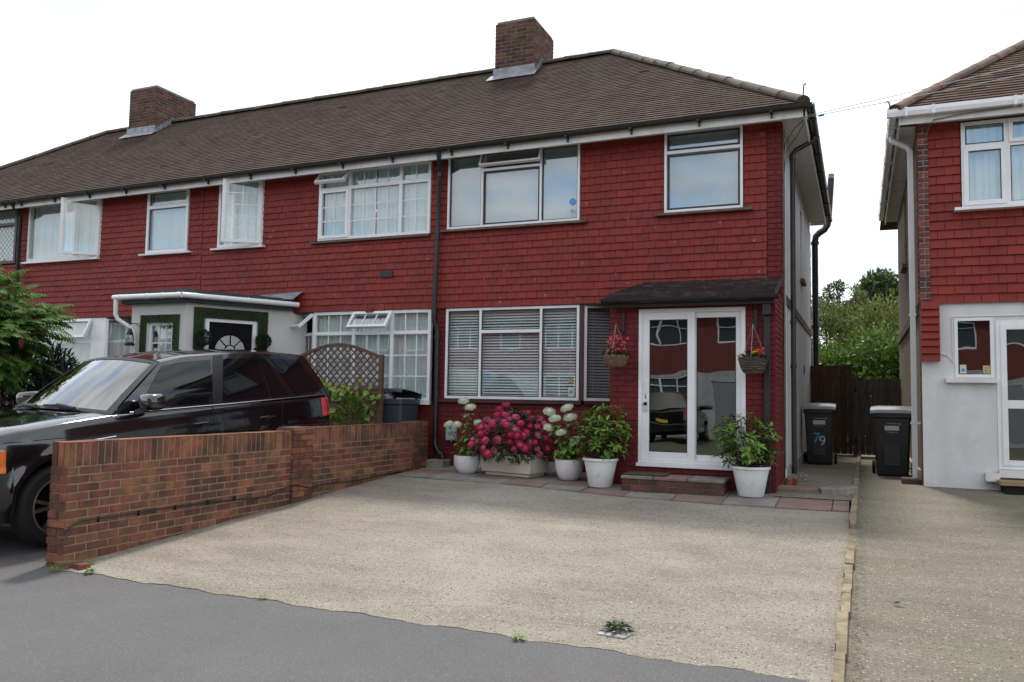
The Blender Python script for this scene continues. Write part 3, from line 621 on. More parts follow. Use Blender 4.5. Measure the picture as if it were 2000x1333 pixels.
# porch
PY = 10.80; PX0, PX1 = -3.13, -.985; DX0, DX1, DZ0, DZ1 = -2.71, -1.36, .745, 2.735
mb, m2 = MB(), MB(); zb = .33
for (a, b, c, d) in ((PX0, DX0, zb, 2.80), (DX1, PX1, zb, 2.80), (DX0, DX1, zb, DZ0), (DX0, DX1, DZ1, 2.80)):
    m2.box(a, b, PY + .012, PY + .11, c, d)
bricks(mb, frame((PX0, PY + .012, zb), (1, 0, 0), (0, -1, 0)), DX0 - PX0, 2.78 - zb, t=.010, ends=False, joint=.008)
bricks(mb, frame((DX1, PY + .012, zb), (1, 0, 0), (0, -1, 0)), PX1 - DX1 + .01, 2.78 - zb, t=.010, ends=False, joint=.008)
bricks(mb, frame((DX0, PY + .012, zb), (1, 0, 0), (0, -1, 0)), DX1 - DX0, DZ0 - zb - .01, t=.010, ends=False, joint=.008)
m2.box(PX1 - .1, PX1 - .001, PY + .11, 11.829, zb, 2.93); bricks(mb, frame((PX1, PY + .012, zb), (0, 1, 0), (1, 0, 0)), 1.1, 2.62, t=.010, ends=False, joint=.008, phase=1)
m2.box(PX0, PX0 + .1, PY + .11, 12.3, zb, 2.93)
pw = m2.build('porch_wall', m_redmortar, A); mb.build('brick_facing', m_redbrick, pw)
mb = MB(); mb.box(PX0 + .1, PX1 - .1, PY + .11, 12.25, .6, .7); mb.build('porch_floor', m_inside, pw); mb = MB(); mb.box(PX0 + .1, PX1 - .1, 12.25, 12.3, .6, 2.9); mb.build('inner_porch_wall', M('porch_inner', (.10, .06, .05), (.07, .05, .045)), pw)
T = frame((DX0 - .02, PY, DZ0 - .04), (1, 0, 0), (0, -1, 0)); W_, H_ = DX1 - DX0 + .04, DZ1 - DZ0 + .05
mb = MB(); bars_frame(mb, T, W_, H_, .05, -.09, .012); mb.obox(T, -.02, W_ + .02, -.05, .045, -.05, -.002); sdoor = mb.build('sliding_door', m_white, A, bevel=.003)
LW = .695
mb = MB(); TL = frame(T(.05, -.005, .05), (1, 0, 0), (0, -1, 0)); bars_frame(mb, TL, LW, H_ - .1, .095, -.03, 0); lf = mb.build('door_leaf', m_white, sdoor, bevel=.003)
TRr = frame(T(.05 + LW - .06, -.045, .05), (1, 0, 0), (0, -1, 0)); RWd = W_ - .1 - LW + .06; mb = MB(); bars_frame(mb, TRr, RWd, H_ - .1, .075, -.03, 0); rf = mb.build('door_leaf', m_white, sdoor, bevel=.003)
pane(sdoor, TL, .095, LW - .095, .095, H_ - .195, m_dglass, d=-.012, gasket=.008); pane(sdoor, TRr, .075, RWd - .075, .075, H_ - .175, m_dglass, d=-.012, gasket=.008)
mb = MB(); mb.obox(TL, .03, .06, 0, .02, .86, 1.02); mb.obox(TL, .035, .055, .02, .03, .90, .99); mb.build('handle', m_white, sdoor, bevel=.004)
mb = MB(); mb.obox(TL, .022, .066, 0, .022, .63, .70); mb.build('doorbell', M('bell_silver', (.6, .6, .62), metal=.3, rough=.3), sdoor, bevel=.004); mb = MB(); mb.obox(TL, .022, .066, 0, .024, .705, .745); mb.build('doorbell_camera', m_black, sdoor)
mb = MB(); mb.obox(TL, .04, .05, 0, .006, .79, .84); mb.build('keyhole', m_gasket, sdoor)
# porch roof: three visible courses of dark tile, gutter and downpipe
mb = MB(); py0, pz0, py1, pz1 = 10.58, 2.88, 11.80, 3.22; sl_ = math.hypot(py1 - py0, pz1 - pz0); V_ = Vector((0, py1 - py0, pz1 - pz0)).normalized(); N_ = Vector((0, -V_.z, V_.y))
rooftiles(mb, (-3.15, py0, pz0), (1, 0, 0), V_, N_, sl_, lambda v: max(0, (v - .1) * .25), lambda v: 2.19, gauge=.15, tw=.30, th=.045)
for k in range(4):
    y0, z0 = py0 + .3 * k, pz0 + .085 * k; mb.add([(-.962, y0, z0 + .05), (-.962, y0 + .3, z0 + .135), (-.962, y0 + .3, z0 + .04), (-.962, y0, z0 - .06)], ((0, 1, 2, 3),))
m_proof = M('porch_roof_tile', (.052, .032, .030), (.035, .025, .024), nscale=9, isl=.3, rough=.85, bump=.4, col3=(.085, .07, .06), n3=7)
pr_ = mb.build('porch_roof', m_proof, A)
mb = MB(); mb.quad((-3.13, py0 + .02, pz0 - .03), (-.97, py0 + .02, pz0 - .03), (-.97, 11.8, pz1 - .04), (-2.95, 11.8, pz1 - .04)); mb.box(-3.12, -.975, 10.62, 10.64, 2.76, 2.86); mb.box(-3.12, -.975, 10.64, 10.80, 2.775, 2.80); mb.build('porch_fascia', M('dark_fascia', (.02, .017, .017)), pr_)
mb = MB(); rows = [[(x, 10.555 + .06 * math.cos(t), 2.865 + .06 * math.sin(t)) for t in np.linspace(-math.pi, 0, 9)] + [(x, 10.555 + .05 * math.cos(t), 2.865 + .05 * math.sin(t)) for t in np.linspace(0, -math.pi, 7)] for x in (-3.19, -2, -.90)]
mb.grid(rows); mb.add(rows[0], (tuple(range(16)),)); mb.add(rows[-1], (tuple(range(16)),)); mb.box(-3.20, -3.17, 10.49, 10.62, 2.80, 2.87)
mb.build('porch_gutter', m_blackp, A, smooth=True, sharp=50)
mb = MB(); mb.box(-1.105, -1.035, 10.715, 10.785, .35, 2.62); mb.box(-1.115, -1.02, 10.64, 10.79, 2.62, 2.78); mb.build('porch_downpipe', m_blackp, A, bevel=.006)
for x in (-2.94, -1.21):
    mb = MB(); mb.box(x - .018, x + .018, 10.775, 10.799, 2.42, 2.70); mb.tube([(x, 10.78, 2.44), (x, 10.62, 2.45), (x, 10.50, 2.50), (x, 10.49, 2.53), (x, 10.51, 2.545)], .007, 6); mb.build('basket_bracket', m_black, A)
# side wall
mb = MB(); T = frame((-.97, 11.83, 0), (0, 1, 0), (1, 0, 0)); wall(mb, T, .255, 7.0, .3, 5.47, [(3.75, 4.30, 3.75, 5.05)], rev=.09); mb.quad(T(7.0, 0, .3), T(7.0, -5.4, .3), T(7.0, -5.4, 5.47), T(7.0, 0, 5.47))
for a, b in ((.14, .165), ): pass
sw = mb.build('side_wall', m_render, A)
mb = MB(); mb.box(-.968, -.955, 12.10, 12.22, .42, 5.3); mb.build('corner_board', m_oldwhite, A)
mb = MB(); mb.obox(T, .4, 7.0, .001, .02, 2.93, 3.06); mb.build('string_course', M('brown_band', (.12, .085, .07), (.08, .06, .05), rough=.8), A)
mb = MB(); mb.obox(T, .42, 7.0, .001, .03, .3, .62); mb.build('plinth', M('grey_render_plinth', (.36, .36, .35), (.22, .22, .21), nscale=4, rough=.9), A)
mb = MB(); T_ = frame(T(3.75, -.05, 3.75), (0, 1, 0), (1, 0, 0)); bars_frame(mb, T_, .55, 1.3, .05, -.05, 0); sdw = mb.build('side_window', m_white, A); pane(sdw, T_, .05, .5, .05, 1.25, m_glass, d=-.02); mb = MB(); mb.obox(T, 3.68, 4.37, .001, .07, 3.69, 3.75); mb.build('sill', m_sill, sdw)
mb = MB(); mb.obox(T, 4.5, 4.66, .001, .012, 2.05, 2.22); mb.build('side_vent', m_gasket, A)
# eaves on the side: soffit, fascia, gutter
mb = MB(); mb.box(-.665, -.64, 11.50, 18.9, 5.375, 5.55); mb.quad((-.97, 11.5, 5.46), (-.665, 11.5, 5.46), (-.665, 18.9, 5.46), (-.97, 18.9, 5.46)); mb.box(-.97, -.66, 18.88, 18.9, 5.38, 5.5); mb.build('side_soffit', m_oldwhite, A)
mb = MB(); rows = [[(-.575 + .058 * math.cos(t), y, 5.525 + .058 * math.sin(t)) for t in np.linspace(-math.pi, 0, 9)] + [(-.575 + .05 * math.cos(t), y, 5.525 + .05 * math.sin(t)) for t in np.linspace(0, -math.pi, 7)] for y in (11.38, 14, 18.9)]
mb.grid(rows); mb.add(rows[-1], (tuple(range(16)),)); mb.add(rows[0], (tuple(range(16)),))
for y in (11.9, 12.75, 13.7, 14.8, 16, 17.2, 18.3): mb.box(-.645, -.51, y - .02, y + .02, 5.455, 5.47)
mb.build('side_gutter', m_blackp, A, smooth=True, sharp=50)
downpipe(A, [(-.58, 12.72, 5.47), (-.60, 12.72, 5.40), (-.84, 12.64, 5.26), (-.885, 12.62, 5.20), (-.888, 12.62, 3), (-.888, 12.62, .46)], .037, collars=[((-.885, 12.62, 5.15), (0, 0, 1)), ((-.888, 12.62, 2.7), (0, 0, 1)), ((-.888, 12.62, 2.05), (0, 0, 1))])
mb = MB()
for y, zt in ((13.2, 5.3), ): mb.tube([(-.955, 12.05, 5.4), (-.957, 12.06, .6)], .006, 5)
mb.tube([(-.66, 11.7, 5.40), (-.80, 11.9, 5.36), (-.94, 12.02, 5.2), (-.957, 12.06, 5.0)], .006, 5); mb.tube([(-.64, 11.75, 5.42), (-.76, 12.0, 5.30), (-.94, 12.12, 5.1), (-.957, 12.14, 4.8)], .006, 5)
mb.build('wall_cable', m_black, A)
mb = MB(); mb.tube([(-.66, 11.43, 5.60), (-.655, 11.42, 5.72), (-.65, 11.42, 5.78), (-.63, 11.42, 5.80), (-.62, 11.42, 5.785)], .010, 6); mb.build('hip_iron', M('rusty_iron', (.09, .035, .02), rough=.9), A)
# flue at the back and rear pipe
downpipe(A, [(-.90, 19.5, .5), (-.90, 19.5, 5.12), (-.88, 19.5, 5.25), (-.80, 19.5, 5.33), (-.70, 19.5, 5.39), (-.63, 19.5, 5.50), (-.61, 19.5, 5.62), (-.545, 19.5, 6.55)], .072, collars=[((-.615, 19.5, 5.6), (0, 0, 1)), ((-.9, 19.5, 5.1), (0, 0, 1)), ((-.9, 19.5, 3.2), (0, 0, 1))], name='flue_pipe')
mb = MB(); mb.tube([(-.545, 19.5, 6.55), (-.54, 19.5, 6.65)], .066, 10); mb.build('flue_cap', m_lead, A)
mb, m2 = MB(), MB(); m2.box(-5.5, -1.0, 18.85, 19.45, .4, 5.3); bricks(mb, frame((-1.0, 18.85, .4), (0, 1, 0), (1, 0, 0)), .6, 4.9, ends=False); rr = m2.build('rear_wall', m_mortard, A); mb.build('brick_facing', M('orange_stock_brick', (.22, .09, .06), isl=.3, rough=.9), rr)
# front downpipe shared at the party line
downpipe(A, [(-6.20, 11.46, 5.47), (-6.20, 11.48, 5.38), (-6.27, 11.66, 5.26), (-6.30, 11.72, 5.18), (-6.33, 11.735, 4.2), (-6.36, 11.735, 2.85), (-6.36, 11.74, 2.75), (-6.33, 11.77, 2.66), (-6.315, 11.78, 2.55), (-6.315, 11.78, .86), (-6.30, 11.76, .74), (-6.22, 11.72, .64), (-6.14, 11.70, .60), (-6.12, 11.70, .52)], .038,
         collars=[((-6.30, 11.72, 5.15), (0, 0, 1)), ((-6.36, 11.735, 2.88), (0, 0, 1)), ((-6.315, 11.78, 2.5), (0, 0, 1)), ((-6.315, 11.78, .92), (0, 0, 1)), ((-6.16, 11.70, .61), (1, 0, -.3))])
mb = MB(); mb.box(-6.13, -5.95, 11.78, 11.848, .83, 1.06); mb.build('meter_box', M('pale_grey_plastic', (.34, .37, .42), rough=.5), A, bevel=.01)
mb = MB(); mb.tube([(-6.22, 11.835, 1.30), (-6.22, 11.835, .6)], .005, 5); mb.tube([(-6.17, 11.835, 1.25), (-6.17, 11.835, .7)], .005, 5); mb.build('wall_wire', M('dark_red_wire', (.05, .012, .012)), A)

# chimneys
def chimney(par, x0, x1, y0, y1, z0, z1, mat, pots=()):
    mb, m2 = MB(), MB(); brickbox(mb, m2, x0, x1, y0, y1, z0, z1, t=.006, joint=.012)
    if pots: mb2 = MB(); 
    c = m2.build('chimney', m_mortard, par); mb.build('chimney_bricks', mat, c)
    mb = MB(); mb.box(x0 + .02, x1 - .02, y0 + .02, y1 - .02, z1 + .001, z1 + .05); mb.build('chimney_capping', m_conc, c)
    # stepped lead flashing
    mb = MB(); e = .02
    zroof = lambda y: EZ + (y - EY) * math.tan(PITCH) + KS * (x0 - X0S)
    zf = zroof(y0); mb.box(x0 - .03, x1 + .03, y0 - e - .012, y0 - e, zf - .03, zf + .19)
    mb.add([(x0 - .08, y0 - e, zf + .06), (x1 + .08, y0 - e, zf + .06), (x1 + .1, y0 - .20, zf - .095), (x0 - .12, y0 - .20, zf - .095)], ((0, 1, 2, 3),))
    st = 8; dy = (RY - y0) / st
    for k in range(st):
        ya = y0 - e + k * dy; yb_ = ya + dy; za = zroof(ya); zb_ = zroof(yb_)
        for xs, nx in ((x1 + e, 1), (x0 - e, -1)): mb.add([(xs, ya, za - .02), (xs, yb_, zb_ - .02), (xs, yb_, zb_ + .10), (xs, ya + dy * .1, zb_ + .13)], ((0, 1, 2, 3),))
    mb.build('flashing', m_lead, c)
    for (px, py) in pots: mb = MB(); mb.lathe([(.0, .05), (.12, .05), (.11, .14), (.12, .15), (.10, .15), (.09, .05)], (px, py, z1), 16); mb.build('chimney_pot', m_terra, c, smooth=True)
chimney(A, -6.68, -5.85, 14.66, 15.75, 7.4, 9.02, m_brickd)

# ---- house B
B = thing('mid_terrace_house', 'red tile-hung mid terrace house with georgian bar windows and white angled porch', 'house', (-8.9, 11.8, .4))
XB0, XB1 = -11.38, -6.375
house_shell(B, XB0, XB1); room(B, XB0, XB1)
WB1, WB2 = (-8.74, -6.51, 4.21, 5.44), (-11.0, -9.98, 4.215, 5.45)
mb = MB(); wall(mb, frame((XB0, 11.86, 0), (1, 0, 0), (0, -1, 0)), 0, XB1 - XB0, 2.95, 5.5, [ab(WB1, XB0), ab(WB2, XB0)]); mb.build('upper_wall', m_redmortar, B)
mb = MB(); T = frame((XB0, 11.835, 0), (1, 0, 0), (0, -1, 0)); tiles(mb, T, 0, XB1 - XB0 - .003, 2.965, 5.47, [(WB1[0] - XB0 - .01, WB1[1] - XB0 + .01, WB1[2] - .03, 9), (WB2[0] - XB0 - .01, WB2[1] - XB0 + .01, WB2[2] - .03, 9)]); mb.build('tile_hanging', m_tile, B)
T = upT(WB1[0], WB1[2]); W_, H_ = WB1[1] - WB1[0], WB1[3] - WB1[2]; mb = MB(); bars_frame(mb, T, W_, H_, .05, -.07, .012, [(.64, 0, 2, .06), (1.66, 0, 2, .06)], [(.905, 0, 3, .06)]); w = mb.build('window', m_white, B, bevel=.003)
mb = MB(); bars_frame(mb, frame(T(.03, .014, .03), (1, 0, 0), (0, -1, 0)), .60, .86, .055, -.03, .015); mb.build('closed_casement', m_white, w, bevel=.003)
pane(w, T, .085, .58, .085, .84, m_glassw, d=-.012, bars=(2, 3)); pane(w, T, .67, 1.63, .05, .875, m_glassw, bars=(4, 3)); pane(w, T, 1.69, W_ - .05, .05, .875, m_glassw, bars=(2, 3))
pane(w, T, .67, 1.63, .935, H_ - .05, m_glassw, bars=(4, 1)); pane(w, T, 1.69, W_ - .05, .935, H_ - .05, m_glassw, bars=(2, 1)); sash(w, T, .02, .64, .93, H_ - .02, 'top', 40, m_glass, 'open_vent', bars=(2, 1), fw_=.05)
curtain(w, T, .05, 1.10, .04, H_, m_bcurt); curtain(w, T, 1.12, W_ - .03, .04, H_, m_bcurt)
mb = MB(); mb.box(WB1[0] - .14, WB1[1], 11.76, 11.83, WB1[2] - .045, WB1[2] - .012); mb.build('sill', m_sill, w)
T = upT(WB2[0], WB2[2]); W_, H_ = WB2[1] - WB2[0], WB2[3] - WB2[2]; mb = MB(); bars_frame(mb, T, W_, H_, .055, -.07, .012, [(.34, 0, 2, .06)]); w = mb.build('window', m_white, B, bevel=.003)
pane(w, T, .055, .31, .055, H_ - .055, m_glassw, bars=(1, 5)); sash(w, T, .32, W_ - .01, .03, H_ - .02, 'right', 30, m_glassw, bars=(2, 5), fw_=.06); curtain(w, T, .04, W_ - .03, .04, H_, m_bcurt)
mb = MB(); mb.box(WB2[0] - .12, WB2[1] + .08, 11.74, 11.83, WB2[2] - .045, WB2[2] - .012); mb.build('sill', m_oldwhite, w)
# bay
BT = frame((-8.80, 11.835, 1.45), (1, 0, 0), (0, -1, 0)); W_, H_ = 2.33, 1.51; mb = MB(); bars_frame(mb, BT, W_, H_, .055, -.07, 0, [(.83, 0, 2, .06), (1.59, 0, 2, .06)], [(1.13, 0, 3, .06)]); bw = mb.build('bay_window', m_white, B, bevel=.003)
for a, b, n in ((.055, .80, 3), (.86, 1.56, 3), (1.62, W_ - .055, 3)):
    pane(bw, BT, a, b, .055, 1.10, m_glassw, bars=(n, 3))
    if a != .86: pane(bw, BT, a, b, 1.16, H_ - .055, m_glassw, bars=(n, 1))
sash(bw, BT, .83, 1.60, 1.14, H_ - .02, 'top', 38, m_glass, 'open_vent', bars=(3, 1), fw_=.05); curtain(bw, BT, .04, W_ - .04, .05, H_, m_curt)
BC = frame((-8.80, 11.838, 1.45), (-math.cos(ca), math.sin(ca), 0), (-math.sin(ca), -math.cos(ca), 0)); mb = MB(); bars_frame(mb, BC, .49, H_, .05, -.07, 0, (), [(1.13, 0, 3, .05)]); bs = mb.build('bay_side_window', m_white, B); pane(bs, BC, .05, .44, .05, 1.10, m_glassw, bars=(2, 3)); sash(bs, BC, .03, .47, 1.14, H_ - .02, 'top', 48, m_glass, 'open_vent', fw_=.04)
mb = MB(); mb.box(-8.78, XB1 - .01, 11.852, 11.95, .3, 1.40); mb.build('bay_wall', m_redbrick, B); mb = MB(); mb.box(-8.82, -6.44, 11.77, 11.85, 1.39, 1.447); mb.build('bay_sill', m_white, B)
mb = MB(); mb.obox(BC, 0, .5, -.1, -.002, -1.1, 0); mb.build('bay_side_wall', m_rendL, B); mb = MB(); mb.box(-9.4, XB1, 11.84, 12.3, 2.945, 2.962); mb.build('overhang_soffit', m_wood, B)
mb = MB(); mb.box(-7.44, -7.20, 11.785, 11.80, 3.515, 3.62); mb.build('air_vent', m_gasket, B)
mb = MB(); mb.box(-7.70, -7.56, 11.775, 11.80, 2.93, 3.00); mb.build('repair_patch', m_tile2, B)
# porch B
PBZ = 2.99; fb = Vector((.47, .88, 0)).normalized(); nb = Vector((fb.y, -fb.x, 0)); K = Vector((-10.10, 10.20, 0)); lenB = 2.10
TA = frame((-11.30, 10.20, .3), (1, 0, 0), (0, -1, 0)); TB = frame((K.x, K.y, .3), fb, nb)
WPA = (.38, .92, 1.05, 2.38); DPB = (.32, 1.17, .12, 2.46)
mb = MB(); wall(mb, TA, 0, 1.2, 0, PBZ - .3, [WPA], rev=.08); wall(mb, TB, 0, lenB, 0, PBZ - .3, [DPB], rev=.08); mb.quad((-11.3, 10.2, .3), (-11.3, 12.3, .3), (-11.3, 12.3, PBZ), (-11.3, 10.2, PBZ)); mb.build('porch_wall', m_rendL, B)
mb = MB(); T = frame(TA(WPA[0], -.03, WPA[2]), (1, 0, 0), (0, -1, 0)); bars_frame(mb, T, .54, 1.33, .05, -.04, 0, (), [(.66, 0, 1, .07)]); pwn = mb.build('porch_window', m_white, B); pane(pwn, T, .05, .49, .695, 1.28, m_glassw, bars=(3, 2)); pane(pwn, T, .05, .49, .05, .625, m_glassw); curtain(pwn, T, .04, .5, .05, 1.24, m_curt, d=-.12)
mb = MB()
def turf_frame(mb, T, a, b, c, d, w, dd=.03):
    for (u0, u1, v0, v1) in ((a - w, a, c, d + w), (b, b + w, c, d + w), (a, b, d, d + w)):
        mb.obox(T, u0, u1, .002, dd, v0, v1)
        for i in range(int((u1 - u0) * (v1 - v0) * 9000)):
            p = T(rnd.uniform(u0, u1), dd - .002, rnd.uniform(v0, v1)); n = T(0, 1, 0) - T(0, 0, 0); mb.dia(p, n + Vector((rnd.gauss(0, .5), rnd.gauss(0, .5), rnd.gauss(0, .5) - .2)), (rnd.random(), rnd.random(), rnd.random()), .02, .008)
turf_frame(mb, TA, WPA[0] - .03, WPA[1] + .03, .8, WPA[3], .12); turf_frame(mb, TB, DPB[0] - .03, DPB[1] + .03, .12, DPB[3], .17); mb.build('turf_surround', m_grassart, B)
T = frame(TB(DPB[0], -.02, DPB[2]), fb, nb); mb = MB(); bars_frame(mb, T, .85, 2.34, .055, -.05, .03); fd = mb.build('front_door', m_white, B)
mb = MB(); mb.obox(T, .055, .795, -.045, -.005, .055, 2.285)
mb.build('door_leaf', M('black_door', (.007, .007, .009), rough=.75, spec=.12), fd)
mb = MB(); cx_, cz_, r_ = .425, 1.82, .255; n = 20; pts = [T(cx_ + r_ * math.cos(t), .0, cz_ + r_ * math.sin(t)) for t in np.linspace(0, math.pi, n)]; mb.add(pts, (tuple(range(n)),)); mb.build('fanlight_pane', glass('fanlight', (.5, .55, .55), .10, wob=.2), fd)
mb = MB(); mb.tube([T(cx_ + (r_ + .015) * math.cos(t), .004, cz_ + (r_ + .015) * math.sin(t)) for t in np.linspace(0, math.pi, n)], .018, 6); mb.tube([T(cx_ - r_ - .03, .004, cz_ - .01), T(cx_ + r_ + .03, .004, cz_ - .01)], .018, 6)
for t in (R(45), R(90), R(135)): mb.tube([T(cx_ + .09 * math.cos(t), .004, cz_ + .09 * math.sin(t)), T(cx_ + r_ * math.cos(t), .004, cz_ + r_ * math.sin(t))], .010, 6)
mb.tube([T(cx_ + .09 * math.cos(t), .004, cz_ + .09 * math.sin(t)) for t in np.linspace(0, math.pi, 10)], .010, 6); mb.build('fanlight_bars', M('black_door', (0, 0, 0)), fd)
mb = MB(); q0, q1, q2, q3 = (-11.42, 10.08), (-10.05, 10.08), (-9.16, 11.75), (-9.0, 12.1)
mb.add([(*q0, PBZ), (*q1, PBZ), (*q2, PBZ), (-11.42, 11.75, PBZ), (q0[0], q0[1], PBZ + .2), (q1[0], q1[1], PBZ + .22), (q2[0], q2[1], PBZ + .2), (-11.42, 11.75, PBZ + .26)], ((3, 2, 1, 0), (4, 5, 6, 7), (0, 1, 5, 4), (1, 2, 6, 5), (3, 0, 4, 7))); mb.build('porch_roof', m_felt, B)
mb = MB()
for a, b in (((-11.50, 9.99), (-10.0, 9.99)), ((-10.0, 9.99), (-9.06, 11.74))):
    mb.tube([(a[0], a[1], PBZ + .10), (b[0], b[1], PBZ + .10)], .044, 12)
for q in (.1, .5, .72, .95): mb.tube([(-11.5 + 1.5 * q - .012, 9.99, PBZ + .1), (-11.5 + 1.5 * q + .012, 9.99, PBZ + .1)], .050, 12)
for q in (.1, .55, .7): p = Vector((-10.0, 9.99, PBZ + .1)).lerp(Vector((-9.06, 11.74, PBZ + .1)), q); mb.tube([p - fb * .012, p + fb * .012], .050, 12)
mb.build('porch_gutter', m_white, B, smooth=True, sharp=50)
downpipe(B, [(-11.44, 9.99, PBZ + .06), (-11.44, 9.99, PBZ - .18), (-11.42, 10.02, PBZ - .26), (-11.22, 10.12, PBZ - .40), (-11.18, 10.15, PBZ - .48), (-11.18, 10.15, .4)], .036, m_white, name='porch_downpipe')
mb = MB(); mb.add([(-9.72, 11.45, 3.20), (-9.08, 11.60, 3.17), (-9.02, 11.79, 3.33), (-9.95, 11.79, 3.30)], ((0, 1, 2, 3),)); mb.add([(-10.9, 11.77, 3.27), (-10.2, 11.77, 3.27), (-10.2, 11.80, 3.32), (-10.9, 11.80, 3.32)], ((0, 1, 2, 3),)); mb.build('porch_flashing', m_lead, B)

# ---- house C
Cc = thing('mid_terrace_house', 'red tile-hung terrace house partly hidden by the sumac tree, with plain white windows', 'house', (-13.9, 11.8, .4))
XC0, XC1 = -16.36, -11.385; house_shell(Cc, XC0, XC1); room(Cc, XC0, XC1)
WC1, WC2 = (-16.14, -14.05, 4.21, 5.42), (-12.79, -11.74, 4.205, 5.43)
mb = MB(); wall(mb, frame((XC0, 11.86, 0), (1, 0, 0), (0, -1, 0)), 0, XC1 - XC0, 2.95, 5.5, [ab(WC1, XC0), ab(WC2, XC0)]); mb.build('upper_wall', m_redmortar, Cc)
mb = MB(); T = frame((XC0, 11.835, 0), (1, 0, 0), (0, -1, 0)); tiles(mb, T, 0, XC1 - XC0 - .003, 2.99, 5.47, [(WC1[0] - XC0 - .01, WC1[1] - XC0 + .01, WC1[2] - .03, 9), (WC2[0] - XC0 - .01, WC2[1] - XC0 + .01, WC2[2] - .03, 9)]); mb.build('tile_hanging', m_tile, Cc)
T = upT(WC1[0], WC1[2]); W_, H_ = WC1[1] - WC1[0], WC1[3] - WC1[2]; mb = MB(); bars_frame(mb, T, W_, H_, .055, -.07, .012, [(1.36, 0, 2, .06)]); w = mb.build('window', m_oldwhite, Cc)
pane(w, T, .055, 1.33, .055, H_ - .055, m_glass); sash(w, T, 1.34, W_ - .01, .03, H_ - .02, 'right', 30, m_glass, fw_=.06); curtain(w, T, .04, W_ - .04, .04, H_, m_curt, wl=.12); mb = MB(); mb.box(WC1[0] - .12, WC1[1] + .02, 11.74, 11.83, WC1[2] - .05, WC1[2] - .012); mb.build('sill', m_white, w)
T = upT(WC2[0], WC2[2]); W_, H_ = WC2[1] - WC2[0], WC2[3] - WC2[2]; mb = MB(); bars_frame(mb, T, W_, H_, .055, -.07, .012, (), [(.90, 0, 2, .07)]); w = mb.build('window', m_white, Cc)
pane(w, T, .055, W_ - .055, .055, .865, m_glass, gasket=.012); pane(w, T, .055, W_ - .055, .935, H_ - .055, m_glass, gasket=.012); curtain(w, T, .04, W_ - .04, .04, H_, m_curt, wl=.05); mb = MB(); mb.box(WC2[0] - .12, WC2[1] + .12, 11.74, 11.83, WC2[2] - .045, WC2[2] - .012); mb.build('sill', m_oldwhite, w)
T = frame((-16.2, 11.835, 1.45), (1, 0, 0), (0, -1, 0)); W_, H_ = 2.40, 1.53; mb = MB(); bars_frame(mb, T, W_, H_, .06, -.07, 0, [(1.0, 0, 2, .07), (2.18, 0, 2, .34)], [(1.06, 0, 2.1, .07)]); bw = mb.build('bay_window', m_white, Cc)
for c in ((.06, .965, .06, 1.025), (1.035, 2.01, .06, 1.025), (.06, .965, 1.095, H_ - .06)): pane(bw, T, *c, m_glassw)
sash(bw, T, 1.0, 2.03, 1.08, H_ - .02, 'top', 26, m_glass, 'open_vent', fw_=.06); curtain(bw, T, .05, W_ - .05, .05, H_, m_curt)
T = frame((-13.80, 11.838, 1.45), (math.cos(ca), math.sin(ca), 0), (math.sin(ca), -math.cos(ca), 0)); mb = MB(); bars_frame(mb, T, .75, H_, .05, -.07, 0); cs = mb.build('bay_side_window', m_white, Cc); pane(cs, T, .05, .70, .05, H_ - .05, m_glassw); curtain(cs, T, .04, .7, .05, H_, m_curt, wl=.12)
mb = MB(); mb.box(-16.3, -13.8, 11.852, 11.95, .3, 1.45); mb.obox(T, 0, .75, -.1, -.002, -1.1, 0); mb.box(-13.16, XC1, 12.2, 12.3, .3, 2.95); mb.build('bay_wall', m_redbrick, Cc); mb = MB(); mb.box(XC0, XC1, 11.84, 12.3, 2.965, 2.982); mb.build('overhang_soffit', m_wood, Cc)
downpipe(Cc, [(-16.22, 11.46, 5.38), (-16.22, 11.55, 5.28), (-16.28, 11.70, 5.15), (-16.28, 11.72, .5)], .042)
chimney(Cc, -16.55, -15.68, 14.58, 15.85, 7.2, 8.93, m_brickd, pots=((-16.1, 15.05), (-16.1, 15.5)))
# ---- house D
D = thing('end_terrace_house', 'far left end of the terrace with dark framed leaded windows and hipped roof', 'house', (-18.9, 11.8, .4))
XD0, XD1 = -21.3, -16.365; house_shell(D, XD0, XD1, hip_l=True); room(D, XD0, XD1)
WD = (-18.6, -16.5, 4.2, 5.42)
mb = MB(); wall(mb, frame((XD0, 11.86, 0), (1, 0, 0), (0, -1, 0)), 0, XD1 - XD0, .3, 5.5, [ab(WD, XD0)]); mb.build('upper_wall', m_redmortar, D)
mb = MB(); T = frame((XD0, 11.835, 0), (1, 0, 0), (0, -1, 0)); tiles(mb, T, 0, XD1 - XD0 - .003, 2.99, 5.47, [(WD[0] - XD0 - .01, WD[1] - XD0 + .01, WD[2] - .03, 9)]); mb.build('tile_hanging', m_tile, D)
T = upT(WD[0], WD[2]); W_, H_ = WD[1] - WD[0], WD[3] - WD[2]; mb = MB(); bars_frame(mb, T, W_, H_, .06, -.07, .012, [(1.0, 0, 2, .06)], [(.85, 0, 3, .06)]); w = mb.build('window', M('dark_brown_upvc', (.045, .02, .02), rough=.4), D)
pane(w, T, .06, W_ - .06, .06, H_ - .06, m_glass, d=-.05); curtain(w, T, .05, W_ - .05, .05, H_, m_curt); mb = MB()
